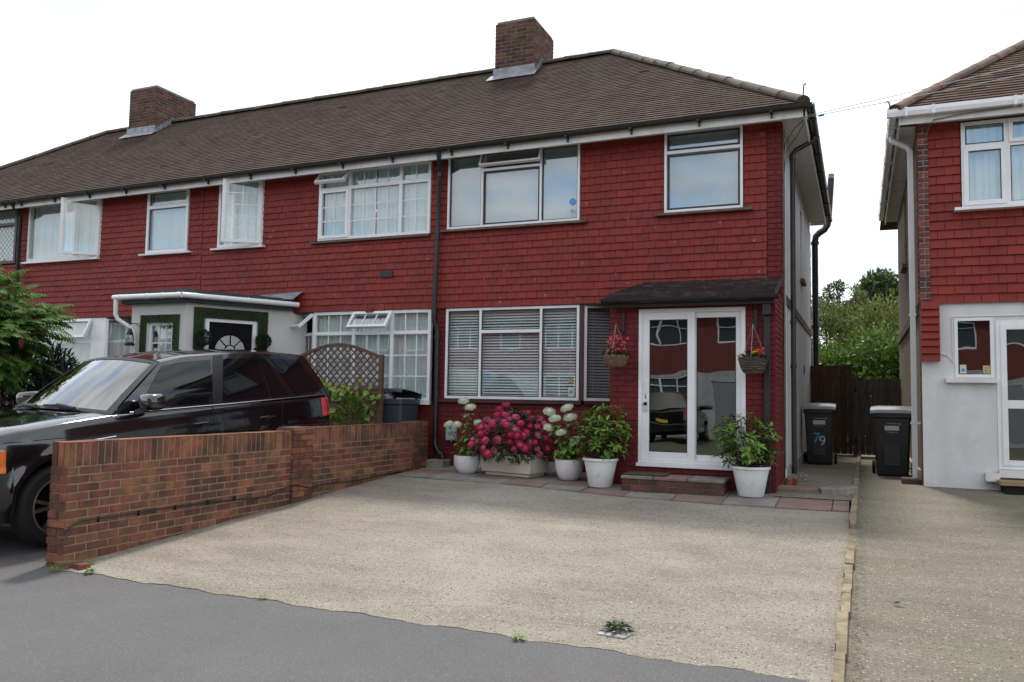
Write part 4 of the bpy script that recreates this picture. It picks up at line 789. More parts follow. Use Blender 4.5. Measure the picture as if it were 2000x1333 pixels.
for k in range(-14, 30):
    for s_ in (1, -1):
        a = Vector((.12 * k, 0)); u0 = .12 * k; u1 = u0 + s_ * H_
        lo_, hi_ = max(0, min(1, (0.06 - u0) / (u1 - u0))), max(0, min(1, (W_ - .06 - u0) / (u1 - u0)))
        if lo_ > hi_: lo_, hi_ = hi_, lo_
        if hi_ - lo_ > .02: mb.tube([T(u0 + (u1 - u0) * lo_, -.048 + .001 * s_, H_ * lo_), T(u0 + (u1 - u0) * hi_, -.048 + .001 * s_, H_ * hi_)], .004, 4)
mb.build('leading', m_lead, w)
mb = MB(); mb.box(-21.3, -21.2, 11.87, 18.8, .3, 5.5); mb.build('side_wall', m_render, D)

# ------------------------------------------------------------------ detached house on the right
RH = thing('semi_detached_house', 'red tile-hung house on the right with white rendered ground floor and white gutters', 'house', (3.5, 12.5, .4))
RY2, RZ2, ey, ez, ex = 16.2, 5.50 + .755 * 4.1, 12.1, 5.505, .45; p2 = math.atan2(RZ2 - ez, RY2 - ey); s2 = math.hypot(RZ2 - ez, RY2 - ey)
mb = MB(); rooftiles(mb, (ex, ey, ez), (1, 0, 0), (0, math.cos(p2), math.sin(p2)), (0, -math.sin(p2), math.cos(p2)), s2, lambda v: v / s2 * 4.1, lambda v: 8.5)
rooftiles(mb, (ex, ey + 7.0, ez), (0, -1, 0), (math.cos(p2), 0, math.sin(p2)), (-math.sin(p2), 0, math.cos(p2)), s2, lambda v: v / s2 * 3.5, lambda v: 7.0 - v / s2 * 4.1); rf_ = mb.build('roof', m_roofR, RH)
mb = MB(); mb.quad((ex, ey + .03, ez - .05), (9, ey + .03, ez - .05), (9, RY2, RZ2 - .05), (ex + 4.1, RY2, RZ2 - .05)); mb.quad((ex, 2 * RY2 - ey, ez - .05), (9, 2 * RY2 - ey, ez - .05), (9, RY2, RZ2 - .05), (ex + 4.1, RY2, RZ2 - .05)); mb.add([(ex, ey, ez - .05), (ex, 2 * RY2 - ey, ez - .05), (ex + 4.1, RY2, RZ2 - .05)], ((0, 1, 2),)); mb.build('roof_underlay', m_roofR, rf_)
mb = MB(); ridge(mb, (ex + .02, ey + .02, ez + .05), (ex + 4.1, RY2, RZ2 + .03), r=.108); ridge(mb, (ex + 4.1, RY2, RZ2 + .02), (9, RY2, RZ2 + .02)); mb.build('ridge_tiles', M('brown_ridge_tile', (.17, .105, .075), (.09, .065, .05), nscale=6, isl=.15, rough=.9, bump=.5), rf_, smooth=True)
mb = MB(); mb.tube([(ex - .02, ey - .01, ez + .03), (ex - .04, ey - .02, ez + .12), (ex - .06, ey - .02, ez + .15), (ex - .08, ey - .02, ez + .13)], .010, 6); mb.build('hip_iron', m_blackp, RH)
# walls
RT = frame((.78, 12.5, 0), (1, 0, 0), (0, -1, 0)); WR = (1.30, 2.75, 4.19, 5.36); SW_ = (1.18, 1.64, 1.90, 2.70); DR = (1.665, 2.62, .70, 2.655)
mb = MB(); wall(mb, RT, 0, 8.2, .3, 2.93, [(SW_[0] - .78, SW_[1] - .78, SW_[2], SW_[3]), (DR[0] - .78, DR[1] - .78, DR[2], DR[3])], rev=.1); mb.build('rendered_wall', m_render, RH)
mb = MB(); wall(mb, RT, .0, 8.2, 2.93, 5.5, [(WR[0] - .78, WR[1] - .78, WR[2], WR[3])], d=-.01); mb.build('upper_wall', m_redmortar, RH)
mb = MB(); tiles(mb, frame((.78, 12.48, 0), (1, 0, 0), (0, -1, 0)), .115, 8.2, 2.90, 5.42, [(WR[0] - .79, WR[1] - .77, WR[2] - .04, 9)], gauge=.125, tw=.205, proud=.034); mb.build('tile_hanging', m_tile2, RH)
# corbelled tile bracket under the overhang
mb = MB(); n = 8
for k in range(n):
    z0 = 2.12 + k * .1; mb.add([(.775, 12.42 - .03 - .004 * k, z0), (1.0, 12.42 - .03 - .004 * k, z0), (1.0, 12.42 - .004 * k, z0 + .1), (.775, 12.42 - .004 * k, z0 + .1), (.775, 12.5, z0), (1.0, 12.5, z0), (1.0, 12.5, z0 + .1), (.775, 12.5, z0 + .1)], ((0, 1, 2, 3), (4, 5, 1, 0), (1, 5, 6, 2), (4, 0, 3, 7)))
mb.build('tiled_corbel', m_tile2, RH)
mb, m2 = MB(), MB(); m2.box(.772, .897, 12.452, 12.72, 2.90, 5.42); bricks(mb, frame((.772, 12.452, 2.9), (1, 0, 0), (0, -1, 0)), .125, 2.52, t=.014, bl=.125, joint=.012, ends=False); bricks(mb, frame((.772, 12.72, 2.9), (0, -1, 0), (-1, 0, 0)), .268, 2.52, t=.014, ends=False, joint=.012)
q = m2.build('quoin', M('pale_mortar', (.42, .38, .34), rough=.9), RH); mb.build('quoin_bricks', M('purple_red_brick', (.20, .048, .038), (.075, .032, .034), nscale=4, isl=.45, rough=.8), q)
mb = MB(); ST = frame((.775, 12.72, 0), (0, 1, 0), (-1, 0, 0)); wall(mb, ST, 0, 6.4, .3, 5.5, [(2.9, 3.5, 3.95, 5.2)], rev=.09); mb.quad(ST(-.22, 0, .3), ST(0, 0, .3), ST(0, 0, 2.9), ST(-.22, 0, 2.9)); mb.quad(ST(6.4, 0, .3), ST(6.4, -6, .3), ST(6.4, -6, 5.5), ST(6.4, 0, 5.5)); mb.build('side_wall', m_roughcast, RH)
mb = MB(); mb.obox(ST, 0, 6.4, .002, .03, 2.78, 2.92); mb.build('string_course', m_wood, RH); mb = MB(); mb.obox(ST, 0.05, 6.4, .002, .05, .3, .62); mb.build('plinth', M('cream_plinth', (.45, .38, .26), (.3, .25, .17), rough=.9), RH)
mb = MB(); T = frame(ST(2.9, -.05, 3.95), (0, 1, 0), (-1, 0, 0)); bars_frame(mb, T, .6, 1.25, .05, -.05, 0); w = mb.build('side_window', m_white, RH); pane(w, T, .05, .55, .05, 1.2, m_glass, d=-.02); mb = MB(); mb.obox(ST, 2.82, 3.58, .002, .08, 3.88, 3.945); mb.build('sill', m_sill, w)
# front window
T = frame((WR[0], 12.45, WR[2]), (1, 0, 0), (0, -1, 0)); W_, H_ = WR[1] - WR[0], WR[3] - WR[2]; mb = MB(); bars_frame(mb, T, W_, H_, .05, -.07, .012, [(.54, 0, 2, .07), (1.1, 0, 2, .06)], [(.83, 0, 2, .06)]); w = mb.build('window', m_white, RH, bevel=.003)
mb = MB(); bars_frame(mb, frame(T(.025, .014, .025), (1, 0, 0), (0, -1, 0)), .50, .80, .06, -.03, .018); bars_frame(mb, frame(T(.56, .014, .84), (1, 0, 0), (0, -1, 0)), .52, .32, .05, -.03, .018); mb.build('closed_casement', m_white, w, bevel=.003)
for c in ((.085, .465, .085, .765), (.06, .50, .87, H_ - .05), (.58, 1.07, .05, .80), (.61, 1.03, .89, H_ - .06), (1.13, W_ - .05, .05, .8), (1.13, W_ - .05, .86, H_ - .05)): pane(w, T, *c, m_glass, d=-.012, gasket=.008)
curtain(w, T, .04, W_ - .04, .04, H_, m_bcurt, wl=.11); mb = MB(); mb.box(WR[0] - .10, WR[1] + .1, 12.33, 12.47, WR[2] - .05, WR[2] - .012); mb.build('sill', m_white, w)
T = frame((SW_[0], 12.49, SW_[2]), (1, 0, 0), (0, -1, 0)); mb = MB(); bars_frame(mb, T, .46, .80, .04, -.05, .0); w = mb.build('small_window', m_white, RH); pane(w, T, .04, .42, .04, .76, m_dglass, d=-.015)
mb = MB(); mb.obox(T, .06, .135, -.013, -.0115, .055, .17); mb.build('sticker', M('cream_sticker', (0, 0, 0)), w); disc(w, T, .097, .10, .026, m_blue, -.011); mb = MB(); mb.obox(T, .33, .415, -.013, -.0115, .055, .16); mb.build('sticker', M('yellow_sticker', (.55, .45, .12), (.25, .2, .25), nscale=30), w)
mb = MB(); mb.box(1.06, 1.66, 12.40, 12.50, 1.83, 1.885); mb.build('sill', m_oldwhite, w)
T = frame((DR[0], 12.49, DR[2]), (1, 0, 0), (0, -1, 0)); W_, H_ = DR[1] - DR[0], DR[3] - DR[2]; mb = MB(); bars_frame(mb, T, W_, H_, .05, -.06, .0); bars_frame(mb, frame(T(.05, 0, .05), (1, 0, 0), (0, -1, 0)), W_ - .1, H_ - .1, .07, -.05, .012, (), [(.80, 0, 2, .11)]); dr = mb.build('front_door', m_white, RH, bevel=.003)
pane(dr, T, .12, W_ - .12, .12, .79, m_dglass, d=-.02); pane(dr, T, .12, W_ - .12, .91, H_ - .12, m_dglass, d=-.02); mb = MB(); mb.obox(T, .32, .62, .012, .022, .81, .865); mb.build('letterbox', m_chrome, dr)
mb = MB(); mb.box(1.50, 1.66, 12.36, 12.49, .545, .65); mb.box(1.66, 2.8, 12.40, 12.49, .60, .69); mb.build('door_sill', m_oldwhite, RH)
mb = MB(); mb.box(1.62, 2.9, 12.02, 12.49, .53, .575); mb.build('doorstep_board', M('plywood_step', (.33, .22, .12), (.25, .17, .10), stretch=(1, 6, 6), rough=.8), RH); mb = MB(); mb.box(1.68, 2.9, 12.06, 12.49, .36, .528); mb.build('doorstep', m_dark, RH)
mb = MB(); mb.tube([(1.09, 12.49, 2.2), (1.0, 12.49, 2.22)], .008, 5); mb.tube([(1.16, 12.485, 2.72), (1.16, 12.485, 2.1), (1.09, 12.49, 2.2)], .007, 5); mb.tube([(1.16, 12.485, 2.72), (3, 12.485, 2.72)], .007, 5); mb.build('wall_cable', m_oldwhite, RH)
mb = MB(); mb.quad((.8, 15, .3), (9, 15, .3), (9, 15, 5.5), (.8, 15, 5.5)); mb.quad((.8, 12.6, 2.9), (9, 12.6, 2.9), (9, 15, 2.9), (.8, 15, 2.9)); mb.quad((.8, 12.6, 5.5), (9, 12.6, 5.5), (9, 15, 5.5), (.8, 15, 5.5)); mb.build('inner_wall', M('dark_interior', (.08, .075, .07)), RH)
# eaves
mb = MB(); mb.box(ex + .08, 9, 12.20, 12.225, 5.34, 5.49); mb.quad((ex + .08, 12.225, 5.40), (9, 12.225, 5.40), (9, 12.5, 5.40), (ex + .08, 12.5, 5.40)); mb.box(ex + .08, ex + .105, 12.226, 19.1, 5.34, 5.49); mb.quad((ex + .105, 12.225, 5.40), (.78, 12.225, 5.40), (.78, 19.1, 5.40), (ex + .105, 19.1, 5.40)); mb.build('fascia', m_oldwhite, RH)
mb = MB(); pr = [(-.055, .05), (-.06, .0), (-.045, -.055), (.03, -.055), (.055, .0), (.055, .05), (.047, .05), (.045, 0), (.025, -.045), (-.04, -.045), (-.05, 0), (-.047, .05)]
rows = [[(x, 12.14 + a, 5.49 + b) for a, b in pr] for x in (ex - .07, 5, 9)]; mb.grid(rows); mb.add(rows[0], (tuple(range(12)),)); rows = [[(ex + .01 + a, y, 5.488 + b) for a, b in pr] for y in (12.09, 15, 19.1)]; mb.grid(rows); mb.add(rows[0], (tuple(range(12)),)); mb.add(rows[-1], (tuple(range(12)),)); gt = mb.build('gutter', m_white, RH)
for x in (.62, .95, 1.9, 2.0, 3): mb = MB(); mb.box(x - .02, x + .02, 12.072, 12.20, 5.425, 5.545); mb.build('gutter_clip', m_white, gt)
for y in (12.6, 13.2, 13.4, 14.5, 16, 17.5, 18.6): mb = MB(); mb.box(ex - .055, ex + .08, y - .02, y + .02, 5.425, 5.543); mb.build('gutter_clip', m_white, gt)
mb = MB(); mb.tube([(.46, 12.98, 5.44), (.46, 12.98, 5.36), (.68, 12.92, 5.22), (.70, 12.90, 5.15)], .04, 8); mb.box(.665, .735, 12.865, 12.935, .50, 5.17); 
for z in (2.78, 1.25): mb.box(.65, .775, 12.86, 12.94, z, z + .03)
mb.build('downpipe', m_white, RH)
mb = MB(); mb.tube([(.88, 12.43, 5.35), (.845, 12.425, 4.9), (.835, 12.425, 4), (.85, 12.425, 3.0)], .004, 5); mb.tube([(.95, 12.18, 5.36), (1.3, 12.17, 5.40), (2.2, 12.17, 5.44)], .008, 5); mb.tube([(.95, 12.18, 5.36), (.9, 12.3, 5.3), (.88, 12.44, 5.2)], .006, 5); mb.build('telephone_wire', M('pale_cable', (.16, .15, .145)), RH)

# ------------------------------------------------------------------ garden wall
GW = thing('garden_wall', 'low red brick garden wall with upright coping bricks and two piers between the driveways', 'brick wall', (-6.45, 8.3, .2))
mb, m2 = MB(), MB(); x0, x1 = -6.545, -6.352
for (ya, yb, z0, z1) in ((5.13, 8.19, -.03, 1.085), (8.55, 11.14, .06, 1.115)):
    m2.box(x0, x1, ya, yb, z0, z1 - .004)
    bricks(mb, frame((x1, ya, z0), (0, 1, 0), (1, 0, 0)), yb - ya, z1 - z0, soldier_top=.215, ends=False, t=.005, joint=.013)
    bricks(mb, frame((x0, yb, z0), (0, -1, 0), (-1, 0, 0)), yb - ya, z1 - z0, soldier_top=.215, ends=False, t=.010, phase=1)
    bricks(mb, frame((x0, ya, z0), (1, 0, 0), (0, -1, 0)), x1 - x0, z1 - z0, soldier_top=.215, ends=False, t=.012, phase=1, wob=.008)
    # tops of the coping bricks
    y = ya; 
    while y < yb - .01:
        w_ = min(.0755, yb - y); mb.box(x0 - .006, x1 + .006, y + .004, y + w_ - .004, z1 - .003, z1 + rnd.uniform(0, .004)); y += w_
cw_ = m2.build('wall_core', m_mortar, GW); mb.build('wall_bricks', m_brick, GW)
for (ya, yb, z0, z1) in ((8.19, 8.55, .05, 1.115), (11.14, 11.52, .2, 1.125)):
    mb, m2 = MB(), MB(); brickbox(mb, m2, x0 - .03, x1 + .033, ya, yb, z0, z1, t=.010); m2.box(x0 - .025, x1 + .028, ya + .005, yb - .005, z1, z1 + .012)
    q = m2.build('pier', M('mossy_mortar', (.12, .085, .055), rough=.95), GW); mb.build('pier_bricks', m_brick, q)
mb = MB(); mb.tube([(-6.325, 5.10, .21), (-6.325, 5.165, .355), (-6.325, 5.27, .397), (-6.325, 5.66, .39), (-6.325, 6.17, .393), (-6.325, 6.77, .386), (-6.325, 7.5, .352), (-6.325, 7.78, .352), (-6.325, 7.92, .389), (-6.32, 8.16, .44), (-6.30, 8.19, .44), (-6.29, 8.5, .38), (-6.31, 8.58, .37), (-6.325, 8.82, .386), (-6.325, 9.6, .37), (-6.325, 10.5, .40), (-6.325, 11.1, .385), (-6.295, 11.15, .38), (-6.29, 11.5, .345)], .0085, 6)
for y in (5.45, 5.9, 6.35, 6.8, 7.2): mb.box(-6.338, -6.312, y - .006, y + .006, .36, .41)
tag(mb.build('electric_cable', m_black, smooth=True), 'thin black cable clipped along the low brick garden wall', 'cable')
for k, (cx, cy, rz, w, lab) in enumerate(((-6.30, 5.06, .15, .13, 'mossy loose brick lying at the broken end of garden wall, nearer the wall end'), (-6.17, 5.11, -.25, .12, 'small red brick lying on the driveway corner, away from the wall end'))):
    mb = MB(); T = frame((cx, cy, .0), (math.cos(rz), math.sin(rz), 0), (math.sin(rz), -math.cos(rz), 0)); mb.obox(T, -w / 2, w / 2, -.10, .0, -.01, .075 - .012 * k)
    tag(mb.build('loose_brick', m_brick if k else M('mossy_brick', (.16, .075, .04), (.17, .14, .06), nscale=9, rough=.95, bump=.6), bevel=.008), lab, 'brick', 'loose bricks by the garden wall')

# ------------------------------------------------------------------ car
PI = math.pi
CARP = (-7.98, 4.848, .006)
car = thing('parked_car', 'black four by four car parked nose to the street behind low brick wall', 'car', CARP, (0, -R(3.37), R(83.93)), local=True); car.scale = (1, .97, 1.04)
Wp = lambda s: np.interp(s, [0, .03, .08, .16, .3, .55, .9, 1.6, 3.6, 4.3, 4.6, 4.72, 4.788], [.60, .68, .76, .83, .89, .935, .953, .960, .960, .945, .91, .86, .76])
Zs = lambda s: np.interp(s, [0, .03, .08, .2, .5, 1.0, 1.42, 3, 4.5, 4.7, 4.788], [.84, .92, .98, 1.035, 1.085, 1.135, 1.165, 1.18, 1.205, 1.20, 1.12])
Zb = lambda s: np.interp(s, [0, .3, .5, 1.2, 3.2, 4.2, 4.788], [.33, .28, .30, .33, .33, .36, .46])
AX, RA = (.86, 3.605), .435
def zbot(s):
    z = float(Zb(s))
    for a in AX:
        if abs(s - a) < RA: z = max(z, .375 + math.sqrt(max(0, RA * RA - (s - a) ** 2)))
    return z
def yw(s, z):
    w = float(Wp(s)); f = 1 - .050 * min(max((z - .88) / .32, 0), 1) ** 1.6 - .045 * min(max((.62 - z) / .3, 0), 1) ** 2
    fl = 0
    for a in AX:
        d = math.hypot(s - a, z - .375); fl = max(fl, .022 * math.exp(-((d - .47) / .05) ** 2)) if d > RA - .02 else fl
    return w * f + fl - .006 * math.exp(-((z - .80) / .03) ** 2)
st = sorted(set([0, .03, .08, .16, .24, .32, .38] + [round(float(a + RA * math.cos(t)), 4) for a in AX for t in np.linspace(0, PI, 25)] + list(np.linspace(1.32, 3.15, 14)) + list(np.linspace(4.06, 4.6, 7)) + [4.66, 4.72, 4.76, 4.788]))
def half(s, sg):
    zb, zt = zbot(s), float(Zs(s)); pts = []
    for t in np.linspace(0, 1, 16): z = zb + (zt - .055 - zb) * t; pts.append((s, sg * yw(s, z), z))
    yt = yw(s, zt - .05); pts += [(s, sg * yt * .992, zt - .03), (s, sg * yt * .975, zt - .010), (s, sg * yt * .945, zt)]
    cr = .055 if s < 1.5 else .0
    for c in (.80, .70, .5, .25, 0): pts.append((s, sg * yt * c, zt + cr * (1 - c * c) * min(1, s / .3) + (.005 if c == .80 and .2 < s < 1.5 else 0)))
    return pts
mb = MB()
for sg in (-1, 1): mb.grid([half(s, sg) for s in st])
for s in (0, 4.788):
    rows = [[(x, y * c, z) for c in (1, .5, 0, -.5, -1)] for (x, y, z) in half(s, 1)[:19]]; mb.grid(rows)
# roof, pillars and the sides of the greenhouse
def belt(a): s = 1.42 + a * (4.70 - 1.42); return np.array((s, .905 - .03 * max(0, a - .8) / .2, float(Zs(s)) - .004))
def rail(a): s = 2.14 + a * (4.42 - 2.14); return np.array((s, .705 - .03 * a, np.interp(a, [0, .15, .4, .75, 1], [1.665, 1.720, 1.752, 1.750, 1.705])))
def G(a, b, off=0, sg=-1):
    p = belt(a) * (1 - b) + rail(a) * b; return (p[0], sg * (p[1] + .018 * math.sin(PI * b) + off), p[2] + off * .4)
for sg in (-1, 1): mb.grid([[G(a, b, 0, sg) for b in np.linspace(0, 1, 7)] for a in np.linspace(0, 1, 24)])
def RF(a, c): p = rail(a); k = 1 - c * c; return (p[0] + (-.10 if a == 0 else (.03 if a == 1 else 0)) * k, p[1] * c, p[2] + (.062 * k if abs(c) < .99 else 0) + (.012 if .9 < abs(c) < .99 else 0))
rows = [[RF(a, c) for c in (-1, -.95, -.8, -.5, 0, .5, .8, .95, 1)] for a in np.linspace(0, 1, 18)]; mb.grid(rows)
body = mb.build('body', m_cardpaint, car, smooth=True, sharp=50)
def WS(c, t, off=0):
    k = 1 - c * c; b = np.array((1.42 - .17 * k, .905 * c, 1.162 + .055 * k)); tp = np.array((2.14 - .10 * k, .705 * c, 1.665 + .062 * k)); p = b * (1 - t) + tp * t
    return (p[0] - off * .55, p[1], p[2] + .012 * math.sin(PI * t) + off * .8)
mb = MB(); mb.grid([[WS(c, t) for c in np.linspace(-.93, .93, 13)] for t in np.linspace(.03, .95, 7)]); mb.build('windscreen', m_screen, car, smooth=True)
mb = MB(); mb.grid([[WS(c, t, .004) for c in np.linspace(-1, 1, 15)] for t in (.0, .05)]); mb.grid([[WS(c, t, .004) for c in np.linspace(-1, 1, 15)] for t in (.94, 1.0)])
for sg in (-1, 1): mb.grid([[WS(sg * c, t, .004) for c in (.91, 1.0)] for t in np.linspace(0, 1, 7)])
mb.build('windscreen_surround', m_gasket, car, smooth=True)
def RG(c, t): k = 1 - c * c; b = np.array((4.70 + .05 * k, .875 * c, 1.20)); tp = np.array((4.42 + .03 * k, .675 * c, 1.705 + .062 * k)); p = b * (1 - t) + tp * t; return tuple(p)
mb = MB(); mb.grid([[RG(c, t) for c in np.linspace(-1, 1, 11)] for t in (0, .3, .6, 1)]); mb.build('rear_window', M('dusty_rear_glass', (.008, .009, .010), rough=.38, spec=.4), car, smooth=True)
def gpatch(name, b0, b1, bot, top, mat, off=.004, par=car, n=8):
    mb = MB()
    for sg in (-1, 1):
        rows = []
        for i in range(n + 1):
            t = i / n; b = b0 + (b1 - b0) * t; a0 = bot[0] + (top[0] - bot[0]) * t; a1 = bot[1] + (top[1] - bot[1]) * t
            rows.append([G(a0 + (a1 - a0) * k / 8, b, off, sg) for k in range(9)])
        m1 = MB(); m1.grid(rows); m1.build(name, mat, par, smooth=True)
gpatch('front_door_window', .07, .90, (.085, .385), (.03, .315), m_carglass)
gpatch('rear_door_window', .08, .90, (.43, .655), (.395, .63), m_carglass)
gpatch('quarter_window', .08, .90, (.672, .765), (.645, .675), m_carglass)
gpatch('rear_quarter_window', .10, .88, (.80, .965), (.715, .92), m_carglass)
gpatch('door_pillar', .02, .97, (.385, .43), (.325, .39), M('satin_black_trim', (.012, .012, .013), rough=.25), off=.0025)
def spatch(name, s0, s1, z0, z1, off, mat, par=car, n=6, slope=0, sides=(-1, 1)):
    for sg in sides:
        m1 = MB(); rows = []
        for z in np.linspace(z0, z1, n + 1): rows.append([(s + (z - z0) * slope, sg * (yw(s, z) + off), z) for s in np.linspace(s0, s1, 9)])
        m1.grid(rows); rr = [[(s + (z - z0) * slope, sg * (yw(s, z) - .003), z) for s in np.linspace(s0, s1, 9)] for z in (z0, z1)]
        m1.grid([rows[0], rr[0]]); m1.grid([rows[-1], rr[1]]); ob = m1.build(name, mat, par, smooth=True)
    return ob
for s0, z0, z1, sl in ((1.50, .40, 1.15, .02), (2.66, .40, 1.17, .02), (3.70, .86, 1.18, .25)): spatch('door_seam', s0, s0 + .009, z0, z1, .0012, m_dark, slope=sl)
spatch('clamshell_seam', .36, 1.48, .985, .992, .0012, m_dark, n=1)
mb = MB()
for sg in (-1, 1): m1 = MB(); m1.grid([[(b[0], sg * (b[1] + o), b[2] + z) for b in [belt(a) for a in np.linspace(.06, .97, 24)]] for o, z in ((.012, .004), (.020, .010), (.013, .017), (.004, .017))]); m1.build('belt_trim', M('dark_chrome', (.35, .35, .36), metal=1, rough=.22), car, smooth=True)
for s in (2.36, 3.38):
    for sg in (-1, 1): m1 = MB(); y = yw(s, 1.0); m1.tube([(s, sg * (y - .005), .995), (s + .02, sg * (y + .03), 1.0), (s + .20, sg * (y + .03), 1.005), (s + .22, sg * (y - .005), 1.003)], .013, 8); m1.build('door_handle', m_cardpaint, car, smooth=True); m1 = MB(); m1.blob((s + .10, sg * (y + .004), .985), (.07, .008, .035)); m1.build('handle_recess', m_dark, car)
for sg in (-1, 1):
    m1 = MB(); m1.tube([(1.04, sg * (yw(1.1, .9) + .004), .865), (1.07, sg * (yw(1.1, .9) + .004), .935), (1.43, sg * (yw(1.4, .9) + .004), .955), (1.42, sg * (yw(1.4, .9) + .004), .875), (1.04, sg * (yw(1.1, .9) + .004), .865)], .009, 6); q = m1.build('side_vent', m_chrome, car, smooth=True)
    spatch('vent_mesh', 1.06, 1.41, .87, .945, .002, m_dark, par=q, sides=(sg,))
    m1 = MB()
    for k in range(8): m1.bar((1.08 + .042 * k, sg * (yw(1.2, .9) + .006), .872), (1.10 + .042 * k, sg * (yw(1.2, .9) + .006), .945), .004, .006)
    m1.build('vent_bars', m_alloy, q)
    spatch('badge', 1.60, 1.70, .875, .895, .004, m_chrome, sides=(sg,), n=1)
    spatch('headlight', .07, .36, .74, .93, .006, m_lens, sides=(sg,)); spatch('indicator', .30, .375, .73, .925, .009, m_orange, sides=(sg,)); spatch('tail_light', 4.50, 4.775, .94, 1.17, .006, m_redlens, sides=(sg,))
    m1 = MB(); m1.blob((0, 0, 0), (1, 1, 1), 20, 14); pw_ = lambda v: math.copysign(abs(v) ** .55, v); m1.v = [(1.76 + .115 * pw_(x) - .03 * sg * y, sg * 1.085 + .145 * pw_(y), 1.275 + .085 * pw_(z)) for x, y, z in m1.v]; q = m1.build('wing_mirror', m_cardpaint, car, smooth=True, sharp=180); m1 = MB(); m1.bar((1.72, sg * .90, 1.17), (1.76, sg * 1.0, 1.20), .09, .05); m1.build('mirror_arm', m_grey, q)
    m1 = MB(); m1.tube([WS(-.62 if sg < 0 else .05, -.01, .02), WS(-.35 if sg < 0 else .40, .045, .024), WS(.0 if sg < 0 else .78, .03, .022)], .011, 6); m1.tube([WS(-.55 if sg < 0 else .1, .0, .035), WS(-.25 if sg < 0 else .5, .035, .035)], .016, 6); m1.build('wiper', m_gasket, car, smooth=True)
    for s in AX:
        m1 = MB(); m1.grid([[(s + (RA - .004) * math.cos(t), sg * y, .375 + (RA - .004) * math.sin(t)) for t in np.linspace(0, PI, 21)] for y in (yw(s, .8) - .02, .5)]); m1.add([(s + RA * math.cos(t), sg * .5, .375 + RA * math.sin(t)) for t in np.linspace(0, PI, 21)], (tuple(range(21)),)); m1.build('wheel_arch', m_dark, car)
        o_ = sg * .945; i_ = sg * .68
        m1 = MB(); m1.lathe([(.25, i_), (.34, i_), (.365, i_ + sg * .03), (.375, i_ + sg * .08), (.375, o_ - sg * .08), (.365, o_ - sg * .03), (.34, o_), (.268, o_ + sg * .002), (.262, o_ - sg * .02)], (s, 0, .375), 40, 'y'); ty = m1.build('wheel', m_rubber, car, smooth=True)
        m1 = MB(); m1.lathe([(.262, o_ - sg * .20), (.262, o_ - sg * .012), (.247, o_ - sg * .006), (.243, o_ - sg * .03), (.243, o_ - sg * .2)], (s, 0, .375), 40, 'y'); m1.lathe([(.0, o_ - sg * .02), (.05, o_ - sg * .02), (.065, o_ - sg * .06)], (s, 0, .375), 20, 'y')
        for k in range(5):
            for da in (-.20, .20):
                t = 2 * PI * k / 5 + .5 + da; t0 = 2 * PI * k / 5 + .5 + da * .5
                m1.bar((s + .05 * math.cos(t0), o_ - sg * .035, .375 + .05 * math.sin(t0)), (s + .248 * math.cos(t), o_ - sg * .025, .375 + .248 * math.sin(t)), .03, .04, up=(0, 1, 0))
        m1.build('rim', m_alloy, ty, smooth=True, sharp=35); m1 = MB(); m1.lathe([(.0, o_ - sg * .13), (.24, o_ - sg * .13)], (s, 0, .375), 24, 'y'); m1.build('brake_disc', m_dark, ty)
mb = MB(); mb.box(.35, 4.6, -.60, .60, .34, .60); mb.build('underbody', m_dark, car)
mb = MB(); mb.box(1.5, 4.6, -.86, .86, 1.10, 1.15); mb.box(1.45, 1.75, -.8, .8, 1.1, 1.20); mb.build('dashboard', m_grey, car, bevel=.02)
for y in (-.40, .40):
    m1 = MB(); m1.blob((2.75, y, 1.20), (.13, .25, .30), 12, 10); m1.blob((2.80, y, 1.50), (.07, .13, .11), 12, 8); m1.build('seat', m_seat, car, smooth=True)
mb = MB(); mb.tube([(1.95 + .03 * math.cos(t), .40 + .18 * math.sin(t), 1.24 + .16 * math.cos(t)) for t in np.linspace(0, 2 * PI, 20)], .016, 6); mb.build('steering_wheel', m_gasket, car)
mb = MB(); mb.blob((2.14, 0, 1.60), (.02, .11, .035)); mb.build('rear_view_mirror', m_gasket, car)
mb = MB(); mb.add([(4.05, -.012, 1.77), (4.25, -.014, 1.755), (4.24, .0, 1.86), (4.25, .014, 1.755)], ((0, 1, 2), (0, 2, 3), (1, 3, 2), (0, 3, 1))); mb.build('aerial_fin', m_cardpaint, car)
mb = MB(); mb.box(4.74, 4.84, -.80, .80, .46, .74); mb.build('rear_bumper', m_cardpaint, car, bevel=.04)
mb = MB(); mb.box(4.845, 4.855, -.26, .26, .78, .89); mb.build('number_plate', M('yellow_plate', (.70, .48, .03), rough=.4), car)
mb = MB(); mb.box(-.05, .10, -.55, .55, .34, .52); mb.build('front_bumper', m_grey, car, bevel=.04); mb = MB(); mb.box(-.012, .02, -.42, .42, .62, .82); mb.build('grille', m_alloy, car, bevel=.02)

# ------------------------------------------------------------------ trellis, garland, conifer, grey bin behind the wall
tr = thing('trellis_panel', 'brown wooden fence panel with arched lattice top behind the black car', 'trellis', (-7.7, 10.95, .4))
X0, X1, YY = -8.48, -6.86, 10.98; arch = lambda x: 2.13 + .20 * max(0, math.cos((x - (X0 + X1) / 2) / (X1 - X0) * PI * 1.02)) ** 1.2
for x in (X0, X1):
    mb = MB(); mb.box(x - .035, x + .035, YY - .035, YY + .035, .35, 2.16); mb.build('post', m_trellis, tr, bevel=.004)
mb = MB(); xs = np.linspace(X0 + .035, X1 - .035, 21)
for a, b in zip(xs, xs[1:]): mb.bar((a, YY, arch(a)), (b + .004, YY, arch(b)), .045, .045)
mb.build('top_rail', m_trellis, tr)
mb = MB(); mb.box(X0 + .035, X1 - .035, YY - .022, YY + .022, 1.60, 1.645); mb.build('middle_rail', m_trellis, tr)
